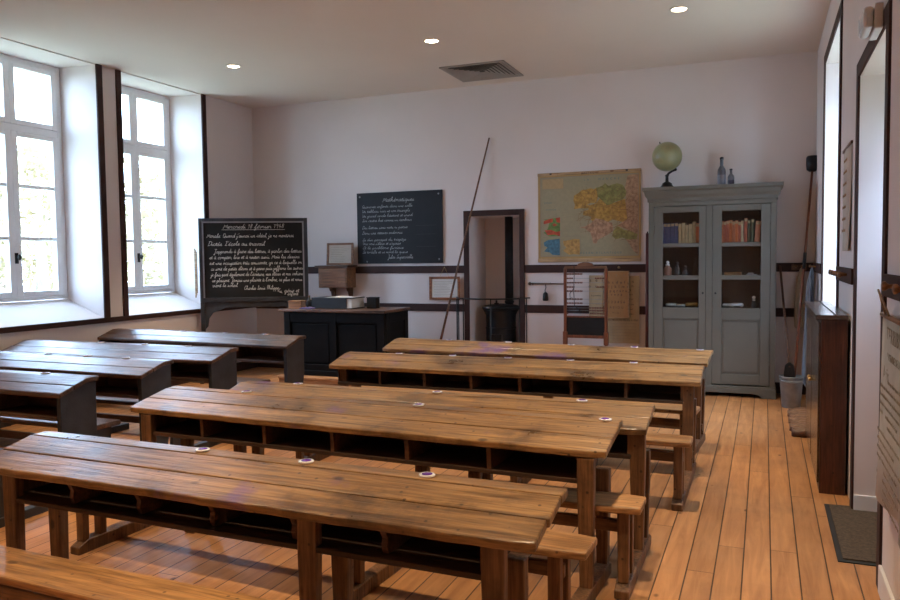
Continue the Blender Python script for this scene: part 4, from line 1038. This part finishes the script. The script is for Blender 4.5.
q = MB(); q.prism([(-.03,-.31),(-.045,-.26),(-.052,-.06),(-.040,.02),(-.012,.05),(.012,.05),(.040,.02),(.052,-.06),(.045,-.26),(.03,-.31)], 'y', -.004, .004)
o = q.build('blade', M['iron'], t, .002); o.rotation_euler = (-.04,0,.1)
t = thing('peg_rail', 'short brown peg rail in the corner behind the hanging smock', 'peg rail', (.35,BACK-.001,1.395))
for x in (-.04,.02):
    q = MB(); q.tube([(x,-.03,-.03),(x,-.07,-.022)], .009, 8); q.sphere((x,-.075,-.02), .016, 12); q.build('peg', M['mid_wood'], t)
q = MB(); q.box(-.085,.065,-.032,-.0205,-.06,.0); q.build('board', M['brown_inside'], t, .003)
# smock: a folded cloth hung from the peg
t = thing('smock', 'grey-blue school smock hanging in the far right corner', 'smock', (.440,8.50,1.375))
def cloth(n, prof, name, mat, ph, parent, ax_=1.0, ay_=.42):
    q = MB(); va = []; m = 28
    for z, w_, dx, dy in prof:
        for k in range(m):
            a = 2*PI*k/m
            fold = 1+.28*sin(5*a+ph+z*1.3)+.12*sin(9*a+z*3)
            va.append((dx+w_*ax_*cos(a)*(.85+.15*fold), dy+w_*ay_*sin(a)*fold, z))
    r_ = len(prof)
    fs = [(i*m+k, i*m+(k+1)%m, (i+1)*m+(k+1)%m, (i+1)*m+k) for i in range(r_-1) for k in range(m)]
    fs += [tuple(range(m)), tuple(range((r_-1)*m, r_*m))]
    q.add(va, fs, smooth=True); return q.build(name, mat, parent, sub=1)
cloth(0, [(0,.012,0,.0),(-.05,.05,0,0),(-.12,.075,-.004,0),(-.35,.085,-.015,0),(-.65,.09,-.026,0),(-.95,.10,-.036,0),(-1.22,.10,-.044,0)], 'body', M['cloth'], .4, t, .42, 1.3)
q = MB(); q.tube([(.052,0,.0),(-.012,0,.006)], .009, 8); q.sphere((-.016,0,.008), .014, 10); tag(q.build('wooden_peg', M['mid_wood'], loc=(.440,8.50,1.375)), 'wooden peg holding the grey-blue smock in the far right corner', 'peg')
cloth(0, [(-.08,.02,-.02,-.12),(-.2,.03,-.035,-.13),(-.45,.032,-.04,-.14),(-.62,.03,-.045,-.14)], 'sleeve', M['cloth'], 1.2, t, .8, 1.0)
t = thing('apron', 'pale cream apron hanging beside the grey smock', 'apron', (.365,BACK-.075,1.37))
cloth(0, [(0,.010,0,0),(-.08,.035,-.01,-.02),(-.3,.05,-.02,-.03),(-.6,.055,-.02,-.035),(-.66,.05,-.02,-.03)], 'cloth', plain('cream_cloth', (.42,.36,.27), .95, bump=.2), 2.2, t)

# pile of sabots
def sabot(label, loc, rz, tilt=0):
    t = thing('sabot', label, 'wooden shoe', loc, 0, 'sabots in a row beside the dark cupboard', rot=(tilt,0,rz))
    prof = [(-.125,.030,.035),(-.12,.036,.072),(-.08,.040,.075),(-.03,.040,.070),(.02,.043,.078),(.07,.044,.074),(.11,.034,.055),(.14,.018,.058),(.152,.006,.064)]
    q = MB(); m = 14; va = []
    for y, w_, h in prof:
        for k in range(m):
            a = 2*PI*k/m; va.append((w_*cos(a), y, max(0.0, h*.5+h*.5*sin(a))))
    fs = [(i*m+k, i*m+(k+1)%m, (i+1)*m+(k+1)%m, (i+1)*m+k) for i in range(len(prof)-1) for k in range(m)]+[tuple(range(m)), tuple(range((len(prof)-1)*m, len(prof)*m))]
    q.add(va, fs, smooth=True); q.build('body', M['sabot'], t)
    q = MB(); q.lathe([(.002,0),(.026,.001),(.028,.003),(.002,.004)], (0,0,0), 14); o = q.build('opening', M['brown_inside'], t); o.location = (0,-.075,.0725); o.scale = (1,1.5,1)
    return t
NTH = ['nearest','second nearest','third nearest','fourth nearest','fifth nearest','sixth','seventh','eighth','ninth','farthest']
for k in range(10):
    w_ = NTH[k]+(' of the row' if k < 9 else ' of the row, by the bucket')
    sabot('wooden sabot beside the dark cupboard, '+w_, (.372+.012*sin(k*2.1), 6.90+.105*k, .0), PI/2+.10*sin(k*1.7), 0)
# dark cupboard against the right wall
CX0, CX1, CY0, CY1, CH = .318, RIGHT-.016, 5.285, 6.78, 1.125
t = thing('low_cupboard', 'narrow tall dark-stained cupboard with a polished top, against the right wall', 'cupboard', (0,0,0))
t.location = (CX0,CY0,0)
dx, dy = CX1-CX0, CY1-CY0
q = MB(); q.box(0.012, dx, .0, dy, 0, CH-.03); q.build('body', M['dark_wood'], t, .004)
q = MB(); q.box(-.022, dx, -.025, dy+.02, CH-.03, CH); q.build('top', M['dark_top'], t, .005)
q = MB(); q.box(dx*.55, dx*.58, -.02, dy+.015, CH, CH+.004); q.build('hinge_strip', M['iron'], t)
for k in range(2):
    q = MB(); q.box(.0, .012, .03+k*(dy/2), dy/2-.02+k*(dy/2), .06, CH-.05); d_ = q.build('door', M['dark_top'], t, .003)
    q = MB(); q.sphere((-.012, dy/2-.06 if k == 0 else dy/2+.06, .62), .014, 12); q.build('knob', M['brass'], d_)

# posters, peg rails and lamp on the right wall
t = thing('paper_scroll', 'narrow curling parchment hanging between the right window and the doorway', 'poster', (RIGHT-.001,5.60,1.52))
q = MB(); va = []; n = 10
for i in range(n+1):
    z = .66*i/n
    for (y, c) in ((-.27,.016*(1-i/n)**2+.004),(0,.012),(.26,.004)): va.append((-c, y+.0, z))
fs = [(3*i+k, 3*i+k+1, 3*i+3+k+1, 3*i+3+k) for i in range(n) for k in range(2)]
q.add(va, fs, smooth=True); o = q.build('sheet', M['paper_doc'], t); m_ = o.modifiers.new('thick', 'SOLIDIFY'); m_.thickness = .002
q = MB(); q.box(-.012,.0,-.28,.27,.655,.672); q.build('batten', M['dull_wood'], t)
for k in range(7): text('le roi et la reine', .035, M['paper_tan'], t, (-.016-.001*k,0,.60-.075*k), FACE_L)
def peg_rail(label, y0, y1, ys):
    t = thing('peg_rail', label, 'peg rail', (RIGHT-.001,(y0+y1)/2,1.318)); yc = (y0+y1)/2
    q = MB(); q.box(-.022,0,y0-yc,y1-yc,0,.094); q.build('board', M['trim'], t, .003)
    for y in ys:
        q = MB(); q.lathe([(.010,-.022),(.009,-.045),(.013,-.052),(.019,-.058),(.019,-.068),(.010,-.073)], (0,y-yc,.055), 14, axis='x'); q.build('peg', M['mid_wood'], t)
peg_rail('dark peg rail with turned pegs between the right window and the doorway', DY1+.095, WY0-.105, [6.08,5.88,5.70,5.52,5.34])
peg_rail('dark peg rail with turned pegs on the near right wall beside the doorway', 2.2, DY0-.095, [3.40,3.12,2.84,2.56])
t = thing('notice_poster', 'large yellowed printed proclamation hanging on the near right wall by the doorway', 'poster', (RIGHT-.03,3.67,.50))
W, Hh = 1.0, .745
q = MB(); va = []; n = 12
for i in range(n+1):
    y = -W*i/n
    for z, c in ((0,.018*sin(i*.9)+.012),(.25,.010*sin(i*.8)+.006),(.5,.004*sin(i*.9)+.003),(Hh,.0)): va.append((-c, y, z))
fs = [(4*i+k, 4*i+k+1, 4*i+4+k+1, 4*i+4+k) for i in range(n) for k in range(3)]
q.add(va, fs, smooth=True); o = q.build('sheet', M['paper_grey'], t); m_ = o.modifiers.new('thick', 'SOLIDIFY'); m_.thickness = .002
q = MB(); q.tube([(-.002,.02,Hh),(-.002,-W-.02,Hh)], .010, 8); q.build('top_rod', M['mid_wood'], t)
q = MB(); q.tube([(-.004,-.10,Hh),(-.04,-.16,Hh+.11),(-.004,-.22,Hh)], .004, 6); q.build('hanging_string', M['pale_wood'], t)
text('TERRIBLE', .085, M['print_soft'], t, (-.004,-W*.33,Hh-.03), FACE_L, space=1.15)
text('INCENDIE DE LA FERME', .042, M['print_soft'], t, (-.006,-W*.40,Hh-.135), FACE_L)
text('Avis', .085, M['print_soft'], t, (-.008,-W*.16,Hh-.19), FACE_L, align='CENTER')
rt = random.Random(5)
words = 'le maire de la commune informe les habitants que tous les enfants doivent venir en classe chaque jour avec leurs cahiers et plumes'.split()
for k in range(14):
    s = ' '.join(rt.choice(words) for _ in range(9))
    z = Hh-.235-.036*k
    text(s, .026, M['print_soft'], t, (-.022 if z < .3 else -.013, -.06 if k % 5 else -.25, z), FACE_L, align='LEFT')
t = thing('emergency_light', 'small white emergency light box on the trim over the doorway', 'emergency light', (RIGHT-.0115,4.09,2.508))
q = MB(); q.box(-.035,.0,-.11,.11,0,.115); q.build('housing', M['plastic'], t, .006)
q = MB(); q.box(-.080,-.036,-.10,.10,.008,.107); q.build('diffuser', M['clear'], t, .015)
t = thing('doormat', 'dark brown doormat with rubber edge at the doorway', 'doormat', (0,0,0)); t.location = (.345,4.12,0)
q = MB(); q.prism([(0,0),(.62,.0),(.62,.965),(0,.935)], 'z', 0, .006); q.build('rubber_edge', M['rubber'], t, .002)
q = MB(); q.prism([(.025,.03),(.60,.03),(.60,.935),(.025,.91)], 'z', .006, .012); q.build('pile', M['mat'], t)

# ================================================================== CEILING FITTINGS
t = thing('ceiling_vent', 'square grey air grille in the ceiling near the back wall', 'ceiling vent', (-2.985,8.36,CEIL))
V = .375
for a_ in range(4):
    q = MB(); q.prism([(-V,V),(V,V),(V-.03,V-.03),(-V+.03,V-.03)], 'z', -.014, 0); o = q.build('frame_side', M['vent'], t, .002); o.rotation_euler = (0,0,a_*PI/2)
    for k in range(7):
        r0, r1 = .03+.045*k, .03+.045*k+.042
        q = MB(); vs = []
        for (rr, zz) in ((r0,-.004),(r1,-.016),(r1+.003,-.014),(r0+.003,-.002)): vs += [(-rr,rr,zz),(rr,rr,zz)]
        q.add(vs, [(0,1,3,2),(2,3,5,4),(4,5,7,6),(6,7,1,0),(0,2,4,6),(1,7,5,3)]); o = q.build('louver', M['vent'], t); o.rotation_euler = (0,0,a_*PI/2)
q = MB(); q.box(-V+.02,V-.02,-V+.02,V-.02,-.0015,-.0005); q.build('backing', M['vent_dark'], t)
DL = [(x, y) for y in (7.0, 4.50, 2.30, .04) for x in (-5.37,-3.02,-.70)]
posn = {(-5.37,7.0):'left recessed ceiling spotlight of the far row, by the windows', (-3.02,7.0):'middle recessed ceiling spotlight of the far row', (-.70,7.0):'right recessed ceiling spotlight of the far row'}
SPOTS = []
for x, y in DL:
    lab = posn.get((x,y), 'recessed ceiling spotlight nearer the camera, out of the picture')
    t = thing('downlight', lab, 'spotlight', (x,y,CEIL), 0, 'recessed ceiling spotlights')
    q = MB(); q.lathe([(.078,0),(.080,-.004),(.068,-.008),(.063,-.004),(.063,0)], n=28); q.build('trim_ring', M['plastic'], t)
    q = MB(); q.lathe([(.063,-.001),(.062,-.003),(.002,-.004)], n=24); q.build('lamp_lens', M['lamp_glow'], t)
    l = bpy.data.lights.new('halogen', 'SPOT'); l.energy = 250; l.color = (1.0,.77,.50); l.spot_size = 1.2; l.spot_blend = .8; l.shadow_soft_size = .04
    o = bpy.data.objects.new('halogen_lamp', l); COL.objects.link(o); o.parent = t; o.location = (0,0,-.03); SPOTS.append(o)

# ================================================================== OUTSIDE
q = MB(); q.box(-60, LEFT-.6, -40, 60, -.6, -.5); struct(q.build('ground', M['grass']))
q = MB(); q.box(RO+6.5, RO+7.0, -6, 16, -.5, 6.5); struct(q.build('wall_sky_blocker', plain('sky_blocker_stone', (.30,.28,.27), .9, var=.2)))  # unseen wall, added to cut the sky light reaching the right-hand openings
q = MB(); q.box(RO, RO+6.5, -6, 16, -.6, -.5); struct(q.build('ground', M['grass']))
def tree(label, x, y, r, h, seed):
    rnd = random.Random(seed); t = thing('tree', label, 'tree', (x,y,-.5), 0, 'trees and bushes outside the windows')
    q = MB(); q.tube([(0,0,0),(.1,.05,h*.35),(.0,.1,h*.75)], [.18,.13,.05], 8); q.build('trunk', M['bark'], t)
    q = MB()
    for k in range(3000):
        a = rnd.uniform(0,2*PI); zz = rnd.uniform(.12,1); rr = r*math.sqrt(max(.02,1-((zz-.5)/.55)**2))*rnd.uniform(.5,1.05)
        c = Vector((rr*cos(a), rr*sin(a), zz*h)); s = rnd.uniform(.06,.14)
        u_ = Vector((rnd.gauss(0,1),rnd.gauss(0,1),rnd.gauss(0,1))).normalized(); v_ = u_.orthogonal().normalized()
        q.add([c-u_*s, c+v_*s*.5, c+u_*s, c-v_*s*.5], [(0,1,2,3)])
    q.build('foliage', M['leaf'], t)
for i, (x, y, r, h, lab) in enumerate([(-14,11.6,1.9,4.3,'rounded bush outside the large left window'),(-19.5,15.0,2.4,5.2,'leafy tree outside between the two left windows'),(-14.5,16.2,1.8,4.4,'bush outside the second left window, nearer'),(-19.5,20.5,2.5,5.6,'taller tree outside the second left window, farther'),(-18.5,9.8,2.2,4.6,'leafy tree outside at the left edge of the large window')]):
    tree(lab, x, y, r, h, 11+i)

# ================================================================== LIGHT
wld = bpy.data.worlds.new('sky'); scn.world = wld; wld.use_nodes = True
nt = wld.node_tree
for n in list(nt.nodes): nt.nodes.remove(n)
ow = nt.nodes.new('ShaderNodeOutputWorld'); bg = nt.nodes.new('ShaderNodeBackground')
bg.inputs[0].default_value = (.47,.69,1.0,1); bg.inputs[1].default_value = 21.0
nt.links.new(bg.outputs[0], ow.inputs[0])
sl = bpy.data.lights.new('sun', 'SUN'); sl.energy = 14; sl.color = (1,.93,.82); sl.angle = .01
so = bpy.data.objects.new('sun', sl); COL.objects.link(so); so.rotation_euler = Vector((-.22,-.75,-.62)).to_track_quat('-Z','Y').to_euler()
def portal(loc, rot, sx, sy):
    l = bpy.data.lights.new('daylight_portal', 'AREA'); l.shape = 'RECTANGLE'; l.size = sx; l.size_y = sy; l.cycles.is_portal = True
    o = bpy.data.objects.new('daylight_portal', l); COL.objects.link(o); o.location = loc; o.rotation_euler = rot
for r in REC:
    y0, y1 = win_span(r); portal((XW-.10,(y0+y1)/2,(1.11+HEAD)/2), (0,-PI/2,0), HEAD-1.11, y1-y0)
portal((RO+.02,(WY0+WY1)/2,(WZ0+WZ1)/2), (0,PI/2,0), WZ1-WZ0, WY1-WY0)
portal((RO+.02,(DY0+DY1)/2,2.0), (0,PI/2,0), .5, DY1-DY0)

# ================================================================== CAMERA
cam = bpy.data.cameras.new('camera'); co = bpy.data.objects.new('camera', cam); COL.objects.link(co)
yaw, pitch, roll = math.radians(-22.208), math.radians(-3.076), math.radians(-.675)
f = Vector((sin(yaw),cos(yaw),0)); r = Vector((cos(yaw),-sin(yaw),0)); up = Vector((0,0,1))
f2 = f*cos(pitch)+up*sin(pitch); u2 = -f*sin(pitch)+up*cos(pitch)
r3 = r*cos(roll)+u2*sin(roll); u3 = -r*sin(roll)+u2*cos(roll)
co.matrix_world = Matrix(((r3.x,u3.x,-f2.x,0),(r3.y,u3.y,-f2.y,0),(r3.z,u3.z,-f2.z,1.5),(0,0,0,1)))
cam.sensor_width = 36; cam.lens = 770.636/900*36; cam.clip_start = .05
scn.camera = co
vs_ = scn.view_settings; vs_.view_transform = 'Standard'; vs_.look = 'None'; vs_.gamma = 1; vs_.use_curve_mapping = False; vs_.exposure = 0.30
scn.cycles.max_bounces = 8; scn.cycles.diffuse_bounces = 5; scn.cycles.transparent_max_bounces = 12
scn.cycles.sample_clamp_indirect = 6
scn.cycles.use_denoising = True
